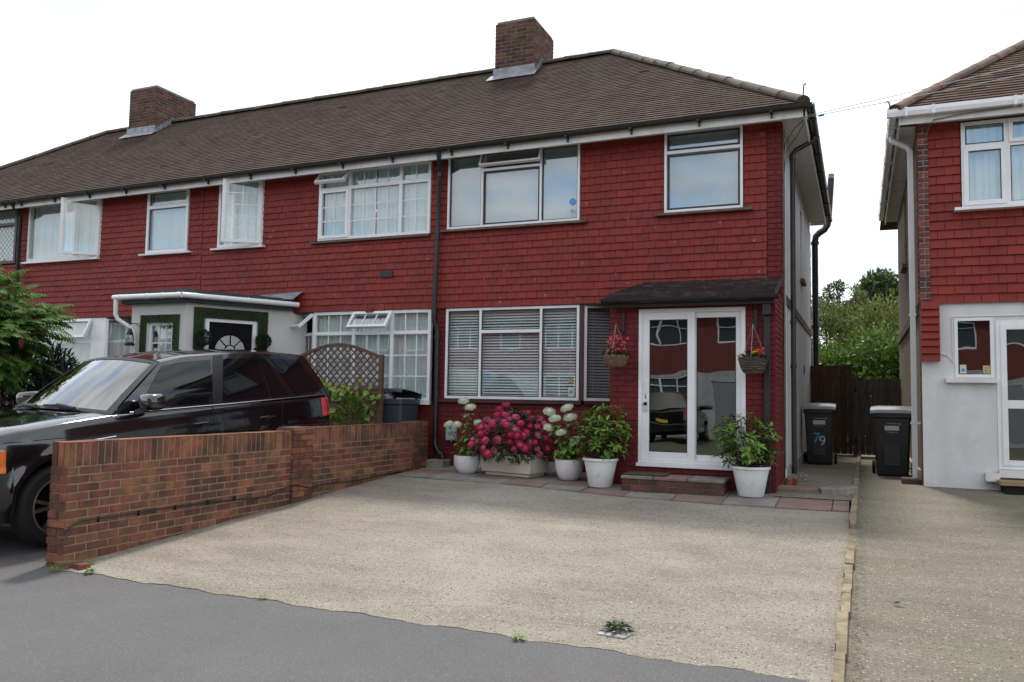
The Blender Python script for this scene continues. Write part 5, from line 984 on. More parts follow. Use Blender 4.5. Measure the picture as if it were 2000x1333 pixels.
for s_ in (1, -1):
    mb = MB(); k = X0 - 1.2
    while k < X1 + 1.2:
        pts = [(k + s_ * (z - 1.64), z) for z in np.linspace(1.64, 2.4, 40)]; pts = [(x, z) for x, z in pts if X0 + .03 < x < X1 - .03 and z < arch(x)]
        if len(pts) > 1: mb.bar((pts[0][0], YY + .006 * s_, pts[0][1]), (pts[-1][0], YY + .006 * s_, pts[-1][1]), .022, .010, up=(0, 1, 0)) if False else mb.bar((pts[0][0], YY + .006 * s_, pts[0][1]), (pts[-1][0], YY + .006 * s_, pts[-1][1]), .010, .024)
        k += .125
    mb.build('lattice', m_trellis, tr)
mb = MB(); z = .42
while z < 1.58: mb.add([(X0 + .035, YY - .028, z), (X1 - .035, YY - .028, z), (X1 - .035, YY - .008, z + .135), (X0 + .035, YY - .008, z + .135), (X0 + .035, YY + .01, z), (X1 - .035, YY + .01, z), (X1 - .035, YY + .01, z + .135), (X0 + .035, YY + .01, z + .135)], ((0, 1, 2, 3), (0, 4, 5, 1), (4, 7, 6, 5), (0, 3, 7, 4), (1, 5, 6, 2))); z += .125
mb.build('overlapping_boards', m_trellis, tr)
def garland(z0, z1, sagz, n, lab):
    g = thing('leaf_garland', lab, 'garland', (-7.6, 10.9, z0), group='leaf garlands on the trellis'); mb = MB(); P = []
    for t in np.linspace(0, 1, 24): P.append((X0 + .15 + (X1 - X0 - .15) * t, YY - .06, z0 + (z1 - z0) * t - sagz * math.sin(PI * t) + .02 * math.sin(20 * t)))
    mb.tube(P, .006, 5); mb.build('vine', m_twig, g); mb = MB()
    for i in range(n):
        p = Vector(P[rnd.randrange(24)]) + Vector((rnd.gauss(0, .04), rnd.uniform(-.06, .02), rnd.gauss(0, .06))); mb.leaf(p, (rnd.gauss(0, .6), -.25, rnd.uniform(-1, .25)), (rnd.gauss(0, .3), -1, .4), rnd.uniform(.10, .15), rnd.uniform(.075, .11), .1)
    mb.build('leaves', m_ivy, g)
garland(1.76, 1.62, .07, 60, 'upper swag of large yellow green leaves hung across the trellis lattice'); garland(1.36, 1.40, .12, 36, 'lower swag of yellow green leaves hung across the trellis boards')
gc = thing('conifer_shrub', 'small golden green conifer standing by the trellis behind the garden wall', 'shrub', (-6.95, 10.35, .35)); mb = MB(); mb.tube([(-6.95, 10.35, .3), (-6.95, 10.35, 1.3)], .02, 6); mb.build('stem', m_twig, gc); mb = MB()
for i in range(1800):
    a = rnd.random() * 6.28; h = rnd.random() ** .8; rr = .25 * math.sqrt(max(0, 1 - (h * 1.06 - .35) ** 2 / .52)) * (.75 + .3 * rnd.random()) * (1 + .15 * math.sin(a * 5 + h * 9)); p = (-6.95 + rr * .9 * math.cos(a), 10.35 + rr * .9 * math.sin(a), .5 + h * .98)
    mb.dia(p, (math.cos(a), math.sin(a), rnd.uniform(.4, 1.6)), (rnd.gauss(0, 1), rnd.gauss(0, 1), .5), rnd.uniform(.05, .10), .022)
mb.build('foliage', m_gold, gc)

def wheelie(name, lab, cx, cy, sc, mat, open_=False, z0=None, rz=0):
    z0 = zg(cy) + (.03 if cx < -.05 and z0 is None else .004) if z0 is None else z0
    t = thing(name, lab, 'wheelie bin', (cx, cy, z0), (0, 0, rz), local=True); w, d, h = .24 * sc, .27 * sc, .98
    mb = MB(); rows = []
    for z, k in ((.02, .80), (.06, .83), (.5, .91), (.88, .99), (.9, 1.06), (.97, 1.07), (.975, 1.03)):
        W_, D_ = w * k, d * k; r = .035; row = []
        for qx, qy, a0 in ((1, -1, -90), (1, 1, 0), (-1, 1, 90), (-1, -1, 180)):
            for a in (0, 30, 60, 90): row.append((qx * (W_ - r) + r * math.cos(R(a0 + a)), qy * (D_ - r) + r * math.sin(R(a0 + a)), z))
        row.append(row[0]); rows.append(row)
    mb.grid(rows); mb.add(rows[0][:-1], (tuple(reversed(range(16))),)); mb.build('body', mat, t, smooth=True, sharp=35)
    mb = MB(); mb.box(-w * .42, w * .42, -d * .905, -d * .86, .16, .62); mb.build('front_panel', mat, t, bevel=.012)
    lid = MB(); rows = []
    for y, z in ((-1.12, .955), (-1.10, 1.0), (-.9, 1.02), (.2, 1.055), (.95, 1.06), (1.08, 1.03), (1.08, .985)): rows.append([(x * w, y * d, z + (.0 if abs(x) > .9 else .012)) for x in (-1.1, -1.05, -.7, 0, .7, 1.05, 1.1)])
    lid.grid(rows)
    if open_: lid.v = [(x, y, z + .10 * (d - y) / d * .6) for x, y, z in lid.v]
    lid.build('lid', M('sky_lit_lid_plastic', (.20, .21, .22), rough=.25, spec=.8) if not open_ else mat, t, smooth=True, sharp=50)  # lid colour lightened to stand in for sun and sky reflected on dark plastic
    mb = MB()
    for x in (-.8, .8): mb.tube([(x * w, .9 * d, .98), (x * w, 1.22 * d, 1.01), (x * w, 1.28 * d, 1.05)], .018, 8)
    mb.tube([(-w, 1.26 * d, 1.05), (w, 1.26 * d, 1.05)], .017, 8); mb.build('handle', mat, t, smooth=True)
    for x in (-1.0, 1.0): mb = MB(); mb.lathe([(.0, -.02), (.095, -.022), (.10, -.012), (.10, .012), (.095, .022), (0, .02)], (0, 0, 0), 20, 'y'); mb.v = [(y + x * w * 1.02, xx + d * .9, z + .10) for xx, y, z in mb.v]; mb.build('wheel', m_rubber, t, smooth=True, sharp=40)
    mb = MB(); mb.tube([(-w, d * .9, .10), (w, d * .9, .10)], .012, 8); mb.build('axle', m_black, t)
    return t, w, d
def sticker(t, w, d):
    fy = lambda z: -d * np.interp(z, [.5, .88], [.91, .99]) - .004
    mb = MB(); mb.add([(-.10, fy(.70), .70), (.10, fy(.70), .70), (.10, fy(.77), .77), (-.10, fy(.77), .77)], ((0, 1, 2, 3),)); mb.build('sticker', m_label, t)
    text('lettering', 'London Borough', .030, m_label, t, (.03, fy(.80), .805), (R(93), 0, 0)); text('lettering', 'Household waste', .022, m_label, t, (0, fy(.675), .675), (R(93), 0, 0)); text('lettering', 'only', .018, m_label, t, (0, fy(.65), .648), (R(93), 0, 0))
t, w, d = wheelie('wheelie_bin', 'dark wheelie bin with hand painted number 79 on its front', -.66, 15.55, 1.02, m_bin); sticker(t, w, d)
fy = lambda z: -d * .905 - .002
text('number', '7', .24, m_blue, t, (-.045, -d * .915 - .004, .46), (R(93), 0, 0)); text('number', '9', .24, m_label, t, (.05, -d * .908 - .004, .41), (R(93), 0, 0))
t, w, d = wheelie('wheelie_bin', 'dark wheelie bin without a number beside the white downpipe', .455, 14.15, 1.14, m_bin, rz=-.05); sticker(t, w, d)
t, w, d = wheelie('wheelie_bin', 'slate grey wheelie bin with lid propped open by rubbish bags behind the wall', -6.83, 11.42, 1.05, m_bing, True, z0=.50)
mb = MB(); mb.blob((-7.02, 11.22, 1.53), (.11, .10, .09), 14, 10, .12); mb.blob((-6.88, 11.2, 1.51), (.10, .09, .07), 14, 10, .15); tag(mb.build('rubbish_bag', M('pale_plastic_bag', (.36, .31, .30), (.22, .20, .20), nscale=14, rough=.35, bump=.8, bscale=18), smooth=True, sharp=180), 'pale plastic rubbish bags bulging under the grey bin lid', 'rubbish bag')

# ------------------------------------------------------------------ potted plants
def pot_lathe(t, cx, cy, z0, prof, mat, rim, n=40):
    mb = MB(); mb.lathe(prof, (cx, cy, z0), n); p = mb.build('pot', mat, t, smooth=True, sharp=45)
    mb = MB(); h = prof[-1][1]; mb.lathe([(0, rim[1]), (rim[0], rim[1])], (cx, cy, z0), 24); mb.build('soil', m_soil, t); return p
def bowl(r, h): return [(0, 0), (r * .52, 0), (r * .60, .008), (r * .80, h * .22), (r * .95, h * .55), (r, h * .95), (r, h), (r * .95, h), (r * .94, h * .8)]
def taper(r, h): return [(0, 0), (r * .62, 0), (r * .66, .012), (r * .92, h * .90), (r * .92, h * .905), (r, h * .915), (r * 1.01, h * .95), (r, h), (r * .93, h), (r * .90, h * .8)]
def headmesh(name, r, mat, nf, fl, flat=.75):
    mb = MB()
    for i in range(nf):
        k = i + .5; ph = math.acos(1 - 1.55 * k / nf); th = PI * (1 + 5 ** .5) * k; n = Vector((math.sin(ph) * math.cos(th), math.sin(ph) * math.sin(th), math.cos(ph) * flat)); p = n * r * rnd.uniform(.82, 1.10); n.normalize()
        u = n.orthogonal().normalized(); a0 = rnd.random() * 6; v = n.cross(u)
        for q in range(4):
            a = a0 + q * PI / 2; d = u * math.cos(a) + v * math.sin(a); e = u * math.cos(a + PI / 2) + v * math.sin(a + PI / 2)
            mb.add((p, p + d * fl * .6 + e * fl * .42 + n * fl * .1, p + d * fl - n * fl * .1, p + d * fl * .6 - e * fl * .42 + n * fl * .1), ((0, 1, 2, 3),))
    mb.blob((0, 0, 0), (r * .62, r * .62, r * .5), 8, 6); me = mb.build(name, mat); m_ = me.data; bpy.data.objects.remove(me); return m_
HW = [headmesh('flower_head', .080, m_whitefl, 80, .019, .42) for _ in range(2)]; m_pink2 = M('faded_pink_floret', (.72, .17, .30), (.58, .10, .22), nscale=9, isl=.3, hue=.02, rough=.7, trans=.2); m_pink3 = M('deep_pink_floret', (.58, .035, .13), (.44, .025, .095), nscale=9, isl=.35, rough=.6, trans=.2)
HP = [headmesh('flower_head', r_, m_, 58, .021, f_) for r_, m_, f_ in ((.060, m_pink, .6), (.054, m_pink2, .5), (.062, m_pink3, .55), (.057, m_pink, .7), (.048, m_pink3, .7))]
def put(me, parent, loc, sc=1, tilt=None, name='flower_head'):
    o = bpy.data.objects.new(name, me); COL.objects.link(o); o.parent = parent; og = ORG[parent]; o.location = (loc[0] - og[0], loc[1] - og[1], loc[2] - og[2]); o.scale = (sc, sc, sc)
    if tilt is not None: o.rotation_euler = Vector(tilt).to_track_quat('Z', 'Y').to_euler()
    return o
def annabelle(lab, cx, cy, heads, r, h, leaves, spread):
    z0 = zg(cy) + .022; t = thing('potted_hydrangea', lab, 'potted plant', (cx, cy, z0)); pot_lathe(t, cx, cy, z0, bowl(r, h), m_potw, (r * .94, h * .9)); mb, ml = MB(), MB()
    for (x, y, z, sc) in heads:
        b = Vector((cx + rnd.uniform(-.08, .08), cy + rnd.uniform(-.06, .06), z0 + h * .85)); e = Vector((x, y, z)); m = b.lerp(e, .5) + Vector((rnd.uniform(-.03, .03), 0, .04)); P = [b, b.lerp(m, .5), m, m.lerp(e, .5), e]; mb.tube(P, .005, 5)
        for k in range(leaves):
            q = rnd.uniform(.08, .88); i = min(3, int(q * 4)); p = P[i].lerp(P[i + 1], q * 4 - i); a = rnd.random() * 6.28
            for s_ in (0, PI): L_ = rnd.uniform(.085, .14) * (1.15 - .4 * q); ml.leaf(p, (math.cos(a + s_), math.sin(a + s_), rnd.uniform(-.45, .25)), (0, 0, 1), L_, L_ * .66, .25)
        put(HW[rnd.randrange(2)], t, (x, y, z), sc, (rnd.gauss(0, .25), -.35, 1))
    for i in range(int(leaves * spread)):
        a = rnd.random() * 6.28; rr = rnd.uniform(.02, .2) ; p = (cx + rr * math.cos(a), cy + rr * math.sin(a), z0 + h + rnd.uniform(-.02, .32)); L_ = rnd.uniform(.08, .13); ml.leaf(p, (math.cos(a), math.sin(a), rnd.uniform(-.6, .2)), (0, 0, 1), L_, L_ * .66, .25)
    mb.build('stems', m_stem, t, smooth=True); ml.build('leaves', m_leafhy, t)
annabelle('white bowl pot of tall white hydrangea beside the meter box', -5.37, 11.03, [(-5.47, 11.08, 1.47, 1.05), (-5.34, 11.05, 1.38, 1.05), (-5.70, 11.05, 1.12, .95), (-5.53, 11.0, 1.12, .9), (-5.43, 11.1, 1.25, .6), (-5.20, 11.05, 1.15, .95)], .195, .265, 7, 3)
annabelle('white bowl pot of tall white hydrangea between the cream trough and the ribbed shrub pot', -3.74, 10.93, [(-4.06, 10.98, 1.34, 1.15), (-3.80, 10.98, 1.40, 1.15), (-3.95, 10.9, 1.25, 1.1), (-3.74, 10.95, 1.27, 1.2), (-4.04, 10.9, 1.12, 1.0), (-3.84, 10.86, 1.06, 1.05), (-3.66, 10.9, .92, .9)], .20, .29, 10, 6)
tz = zg(11.1) + .022; tg = thing('hydrangea_trough', 'cream stone trough packed with magenta hydrangea under the bay window', 'planter', (-4.70, 11.12, tz)); ra = R(-14)
T = frame((-5.15, 11.02, tz), (math.cos(ra), math.sin(ra), 0), (math.sin(ra), -math.cos(ra), 0)); mb = MB(); Lt, Dt, Ht = .90, .48, .285
for (a, b, c, e, v0, v1, k) in ((.06, Lt - .06, -Dt + .05, -.05, 0, .05, 0),): mb.obox(T, a, b, c, e, v0, v1)
def tp(u, d, v, k): return T(u + (.02 * (1 - v / Ht)) * (1 if u < Lt / 2 else -1), d + (.02 * (1 - v / Ht)) * (1 if d < -Dt / 2 else -1), v)
vs = [tp(u, d, v, 0) for v in (.05, Ht) for u, d in ((0, 0), (Lt, 0), (Lt, -Dt), (0, -Dt))] + [T(u, d, Ht) for u, d in ((.035, -.035), (Lt - .035, -.035), (Lt - .035, -Dt + .035), (.035, -Dt + .035))] + [T(u, d, Ht - .06) for u, d in ((.035, -.035), (Lt - .035, -.035), (Lt - .035, -Dt + .035), (.035, -Dt + .035))]
mb.add(vs, ((3, 2, 1, 0), (0, 1, 5, 4), (1, 2, 6, 5), (2, 3, 7, 6), (3, 0, 4, 7), (4, 5, 9, 8), (5, 6, 10, 9), (6, 7, 11, 10), (7, 4, 8, 11), (8, 9, 13, 12), (9, 10, 14, 13), (10, 11, 15, 14), (11, 8, 12, 15), (12, 13, 14, 15))); mb.build('trough', m_trough, tg, bevel=.008)
cx, cy, cz = -4.68, 11.08, .88; ml = MB(); ms = MB()
def dome(a, b, k=1.0):
    k = k * (1 + .13 * math.sin(3 * a + 1.2) * math.cos(b) + .09 * math.sin(5 * a + 4 * b) + .05 * math.sin(9 * b + 2 * a)); return Vector((cx + .60 * k * math.cos(a) * math.cos(b), cy + .42 * k * math.sin(a) * math.cos(b), cz - .14 + .60 * k * math.sin(b)))
for i in range(16): ms.tube([(cx + rnd.uniform(-.3, .3), cy + rnd.uniform(-.12, .12), tz + .2), dome(rnd.random() * 6.28, rnd.uniform(.2, 1.3), .85)], .006, 5)
for i in range(520):
    a = rnd.random() * 6.28; b = math.asin(rnd.uniform(-.12, 1)); k = rnd.uniform(.72, 1.0); p = dome(a, b, k); L_ = rnd.uniform(.07, .12); d = (p - Vector((cx, cy, cz - .1))).normalized(); ml.leaf(p, d + Vector((rnd.gauss(0, .5), rnd.gauss(0, .5), rnd.uniform(-.7, .2))), d + Vector((0, 0, .6)), L_, L_ * .68, .2)
for i in range(34):
    u = rnd.uniform(0, Lt); p = T(u, rnd.uniform(-.1, .04), Ht + rnd.uniform(-.02, .06)); ml.leaf(p, (rnd.gauss(0, .4), -.8, rnd.uniform(-.9, -.1)), (0, -.4, 1), .11, .072, .2)
placed = []; tries = 0
while len(placed) < 96 and tries < 6000:
    tries += 1; a = rnd.uniform(PI * .92, 2.08 * PI) if rnd.random() < .85 else rnd.random() * 6.28; b = math.asin(rnd.uniform(-.02, 1)); p = dome(a, b, rnd.uniform(.86, 1.06))
    if all((p - q).length > .070 for q in placed): placed.append(p); d = (p - Vector((cx, cy, cz - .1))).normalized(); put(HP[rnd.randrange(5)], tg, p, rnd.uniform(.75, 1.15), d + Vector((0, 0, .25)))
ms.build('stems', m_twig, tg); ml.build('leaves', m_leafdk, tg)
def rhodo(lab, cx, cy, r, h, rad, z1, n, dens, off=(0, 0)):
    z0 = zg(cy) + .022; t = thing('potted_shrub', lab, 'potted plant', (cx, cy, z0)); pot_lathe(t, cx, cy, z0, taper(r, h), m_potw, (r * .9, h * .88)); ml, ms = MB(), MB(); zc = z0 + h + (z1 - z0 - h) * .48; hz = (z1 - z0 - h) * .60
    mb = MB()
    for rr in (.05, .035): mb.tube([(cx + rr * math.cos(q), cy - r * .80 - .002 , z0 + h * .52 + rr * math.sin(q)) for q in np.linspace(0, 2 * PI, 20)], .0025, 4)
    mb.build('emblem', m_potw, t)
    tips = []
    for i in range(n):
        for _ in range(30):
            a = rnd.random() * 6.28; c = rnd.uniform(-.75, 1); k = (rnd.random() ** .35); s_ = math.sqrt(1 - c * c); p = Vector((cx + off[0] + rad * k * s_ * math.cos(a), cy + off[1] + rad * .8 * k * s_ * math.sin(a), zc + hz * k * c))
            if all((p - q).length > dens for q in tips) and p.z > z0 + h - .05: break
        tips.append(p); b = Vector((cx + rnd.uniform(-.08, .08), cy + rnd.uniform(-.06, .06), z0 + h * .85)); m = b.lerp(p, .55); m.z -= .03; ms.tube([b, m, p], [.006, .005, .003], 5)
        ax = ((p - Vector((cx + off[0], cy + off[1], zc - .25))).normalized() + Vector((0, 0, .5))).normalized(); u = ax.orthogonal().normalized(); v = ax.cross(u); ph = rnd.random() * 6
        for q in range(rnd.randint(7, 10)):
            aa = ph + q * 2.4; el = rnd.uniform(-.15, .75); d = (u * math.cos(aa) + v * math.sin(aa)) * math.cos(el) + ax * math.sin(el); L_ = rnd.uniform(.075, .12); ml.leaf(p + ax * rnd.uniform(-.04, .02), d, ax, L_, L_ * .36, .16)
    ms.build('stems', m_twig, t); ml.build('leaves', m_rhodo, t)
rhodo('white tapered pot with dense dark green rhododendron left of the porch step', -3.17, 10.54, .235, .375, .40, 1.42, 105, .085, (.03, .02))
rhodo('white tapered pot with loose light green rhododendron right of the sliding door', -1.245, 10.50, .235, .365, .42, 1.34, 84, .085, (-.06, 0))
# hanging baskets
def basket(lab, cx, cy, zr, dp, rr, mat, kind):
    t = thing('hanging_basket', lab, 'hanging basket', (cx, cy, zr - dp)); mb = MB(); n = 16
    for k in range(9):
        q = k / 8; z = zr - dp * (1 - q); r = rr * (.62 + .38 * q ** .6); mb.tube([(cx + r * math.cos(a), cy + r * math.sin(a), z + .004 * math.sin(a * 8 + k * PI)) for a in np.linspace(0, 2 * PI, 33)], .0125, 6, cap=False)
    mb.lathe([(0, zr - dp), (rr * .6, zr - dp)], (cx, cy, 0), 16); mb.lathe([(rr * .6, zr - dp), (rr * .92, zr - dp * .3), (rr * .95, zr - .01), (0, zr - .01)], (cx, cy, 0), 16); mb.build('basket', mat, t, smooth=True, sharp=60)
    for k in range(3): mb = MB(); a = k * 2.094 + .5; mb.tube([(cx + rr * math.cos(a), cy + rr * math.sin(a), zr), (cx, cy, zr + .43)], .0026, 5); mb.build('chain', m_chain, t)
    mb = MB()
    for i in range(150 if kind else 190): a = rnd.random() * 6.28; r = rr * math.sqrt(rnd.random()); p = (cx + r * math.cos(a), cy + r * math.sin(a), zr + rnd.uniform(-.01, .10 if kind else .17) * (1.2 - r / rr)); mb.leaf(p, (math.cos(a), math.sin(a), rnd.uniform(-.2, .8)), (0, 0, 1), rnd.uniform(.04, .07), .035, .1)
    mb.build('leaves', m_leafdk, t)
    def petals(name, pts, mat, s_):
        for p in pts:
            mb = MB()
            for q in range(9): d = Vector((rnd.gauss(0, 1), rnd.gauss(-.6, .8), rnd.gauss(.2, .7))); mb.dia(p, d, (rnd.gauss(0, 1), rnd.gauss(0, 1), rnd.gauss(0, 1)), s_, s_ * .8)
            mb.build(name, mat, t)
    if kind == 0:
        petals('pink_flower', [(cx + rnd.gauss(.02, .07), cy + rnd.uniform(-.12, .05), zr + rnd.uniform(.06, .26)) for _ in range(30)], m_salmon, .028); petals('yellow_flower', [(cx - .11, cy - .05, zr + .05), (cx - .09, cy - .06, zr + .06)], m_yellow, .026)
    else:
        petals('yellow_flower', [(cx - .16, cy - .02, zr + .03), (cx - .15, cy - .03, zr + .01), (cx + .04, cy - .05, zr + .09), (cx + .02, cy - .08, zr + .08), (cx + .07, cy - .03, zr + .10)], m_yellow, .03); petals('pink_flower', [(cx + .11 + rnd.gauss(0, .02), cy - .03, zr + rnd.uniform(.04, .13)) for _ in range(6)], m_salmon, .03); petals('purple_flower', [(cx + rnd.uniform(-.1, .04), cy - .06, zr + rnd.uniform(.04, .10)) for _ in range(7)], m_purple, .03)
basket('pale wicker hanging basket of tall pink flowers left of the porch door', -2.965, 10.51, 2.10, .125, .165, m_wicker, 0); basket('dark striped hanging basket with yellow and purple pansies right of the porch door', -1.215, 10.51, 2.06, .165, .17, m_wickerd, 1)
# doorstep and mat
sp = thing('doorstep', 'low red brick step topped with slabs below the sliding door', 'step', (-2.2, 10.55, .35)); mb, m2 = MB(), MB(); brickbox(mb, m2, -2.81, -1.56, 10.32, 10.795, .30, .525, faces='-x+x-y', t=.010, course=.075); q = m2.build('step_core', m_mortard, sp); mb.build('step_bricks', M('dull_step_brick', (.115, .042, .036), (.06, .035, .03), nscale=6, isl=.35, rough=.9, bump=.5), sp)
for a, b, m in ((-2.83, -2.42, m_slabg), (-2.41, -1.99, m_slabr), (-1.98, -1.54, m_slabg)): mb = MB(); mb.box(a, b, 10.30, 10.79, .527, .566); mb.build('step_slab', m, sp, bevel=.008)
mb = MB(); mb.box(-2.82, -2.28, 10.36, 10.70, .569, .59); tag(mb.build('door_mat', m_mat, bevel=.006), 'brown coir door mat on the brick step', 'door mat')
# drain surround and loose pieces
mb = MB(); mb.box(-6.33, -6.02, 11.50, 11.78, .36, .53); tag(mb.build('concrete_block', m_conc, bevel=.015), 'rough concrete block at the foot of black downpipe beside wall pier', 'concrete block')
mb = MB(); mb.box(-5.95, -3.9, 11.74, 11.835, .36, .56); tag(mb.build('white_plinth', M('painted_plinth', (.55, .54, .52), (.35, .34, .32), nscale=5, rough=.85)), 'low white painted plinth along the foot of the bay wall', 'plinth')
def slab(name, lab, cx, cy, w, d, h, rz, mat, z=None, tilt=0, cat='slab'):
    z = zg(cy) + .03 if z is None else z; t = MB(); n = 6; T = frame((cx, cy, z), (math.cos(rz), math.sin(rz), 0), (math.sin(rz), -math.cos(rz), 0)); top = []; bot = []
    for k in range(10):
        a = 2 * PI * k / 10; f = rnd.uniform(.9, 1.05); u, v = w / 2 * max(-1, min(1, 1.3 * math.cos(a))) * f, d / 2 * max(-1, min(1, 1.3 * math.sin(a))) * f; top.append(T(u, v, h + tilt * u)); bot.append(T(u, v, -.02))
    t.add(top + bot, (tuple(range(10)), *[(k, k + 10, (k + 1) % 10 + 10, (k + 1) % 10) for k in range(10)])); tag(t.build(name, mat, bevel=.006), lab, cat); return t
mb = MB(); T = frame((-1.12, 10.93, .40), (1, .06, 0), (.06, -1, 0)); mb.obox(T, .14, .60, -.42, 0, 0, .055); tag(mb.build('loose_slab', m_slabr, bevel=.008), 'raised pink paving slab at the corner of the red porch', 'slab')
slab('broken_slab', 'broken grey slab lifting beside the kerb at the path entrance', -.27, 11.1, .42, .34, .075, .15, m_conc, tilt=.12)
rb = MB()
for i in range(38): x, y = -.86 + rnd.gauss(.02, .07), 12.15 + rnd.gauss(0, .13); s_ = rnd.uniform(.015, .05); rb.blob((x, y, zg(y) + .03 + abs(rnd.gauss(0, .03))), (s_ * 1.5, s_, s_ * .8), 6, 4, .3)
tag(rb.build('rubble', m_conc), 'small heap of grey rubble at the foot of the white side wall', 'rubble')
mb = MB()
for k in range(4): mb.add([(-.93 + .03 * k, 11.45 + .02 * k, .40), (-.86 + .03 * k, 11.43 + .02 * k, .40), (-.87 + .03 * k, 11.47, .53), (-.92 + .03 * k, 11.49, .52)], ((0, 1, 2, 3),))
mb.tube([(-.90, 11.45, .42), (-.87, 11.43, .53)], [.05, .045], 8); tag(mb.build('broken_pipe', m_terra), 'broken orange terracotta pipe stub by the porch corner', 'pipe')
mb = MB(); mb.box(.52, .755, 12.66, 12.96, .42, .505); mb.box(.755, .90, 12.6, 12.7, .42, .50) if False else None; tag(mb.build('gully_surround', M('dark_gully_brick', (.085, .045, .035), (.05, .035, .03), nscale=8, rough=.9, bump=.5), bevel=.012), 'dark brick gully surround at the foot of the white downpipe', 'gully')
mb = MB(); mb.add([(-1.58, 5.20, .035), (-1.39, 5.18, .035), (-1.37, 5.27, .04), (-1.56, 5.30, .04), (-1.58, 5.20, .02), (-1.39, 5.18, .02), (-1.37, 5.27, .025), (-1.56, 5.30, .025)], ((0, 1, 2, 3), (4, 5, 1, 0), (5, 6, 2, 1))); sc = thing('stopcock_cover', 'small cracked pale square cover set in the driveway beside a weed', 'cover', (-1.47, 5.24, .02)); mb.build('cover_plate', M('pale_metal', (.34, .34, .35), (.22, .22, .22), nscale=15, rough=.6), sc)
for k, (p, q) in enumerate((((-1.53, 5.195), (-1.50, 5.295)), ((-1.47, 5.19), (-1.44, 5.285)), ((-1.575, 5.25), (-1.38, 5.225)))): mb = MB(); mb.tube([(*p, .042), (*q, .045)], .003, 4); mb.build('crack', m_gasket, sc)
def weed(lab, cx, cy, n, L_, mat, z=None):
    mb = MB(); z = zg(cy) + .014 if z is None else z
    for i in range(n): a = rnd.random() * 6.28; r = rnd.random() * L_ * .35; mb.leaf((cx + r * math.cos(a), cy + r * math.sin(a), z + rnd.random() * L_ * .25), (math.cos(a), math.sin(a), rnd.uniform(.05, .8)), (0, 0, 1), rnd.uniform(.5, 1) * L_, L_ * .28, .25)
    tag(mb.build('weed', mat), lab, 'weed')
weed('dandelion-like weed growing in the driveway above the pale cover', -1.47, 5.33, 46, .11, M('weed_leaf', (.045, .085, .03), (.08, .10, .05), nscale=20, isl=.3, rough=.6))
weed('bright green moss tuft at the driveway edge nearest the camera middle', -2.01, 4.93, 30, .05, m_leafhy); weed('tiny green tuft on the pavement edge toward the garden wall', -4.12, 5.03, 16, .045, m_leafhy); weed('grass tuft at the driveway corner beside the loose bricks', -5.95, 5.06, 34, .06, m_leafhy); weed('green weed at the foot of garden wall behind the small loose brick', -6.2, 5.28, 24, .06, m_leafhy); weed('weed growing at the very end of the garden wall', -6.28, 4.99, 20, .055, m_leafhy)
mb = MB(); mb.dia((.18, 6.55, .13), (1, -.2, .25), (0, 0, 1), .10, .03); mb.dia((.2, 6.53, .125), (.8, .5, .3), (0, 0, 1), .07, .025); tag(mb.build('fallen_leaf', m_twig), 'curled dark dead leaf lying right of the kerb', 'leaf')

# ------------------------------------------------------------------ gates, fence
def boards(name, lab, x0, x1, y, z0, z1, bw_, mat, post=None):
    t = thing(name, lab, 'gate', ((x0 + x1) / 2, y, z0)); mb = MB(); x = x0
    while x < x1 - .02: w_ = min(bw_, x1 - x); dz = rnd.uniform(-.012, .012); mb.box(x + .002, x + w_ - .004, y - .012 - rnd.random() * .006, y + .012, z0 + .04, z1 + dz); x += w_
    mb.build('boards', mat, t)
    for z in (z0 + .25, z1 - .25): mb = MB(); mb.box(x0, x1, y + .014, y + .05, z - .04, z + .04); mb.build('rail', mat, t)
    return t
boards('side_gate', 'tall red brown boarded gate behind the number 79 bin', -.97, -.15, 18.6, .42, 2.31, .145, m_gateb)
g = boards('side_gate', 'lower weathered grey boarded gate behind the plain bin', -.02, .775, 18.6, .42, 2.03, .115, m_gateg)
mb = MB(); mb.box(-.148, -.022, 18.54, 18.64, .42, 2.07); mb.build('gate_post', m_gateg, g, bevel=.005)
for z in (1.8, .75): mb = MB(); mb.box(-.105, -.075, 18.53, 18.538, z - .06, z + .06); mb.build('latch', m_dark, g)

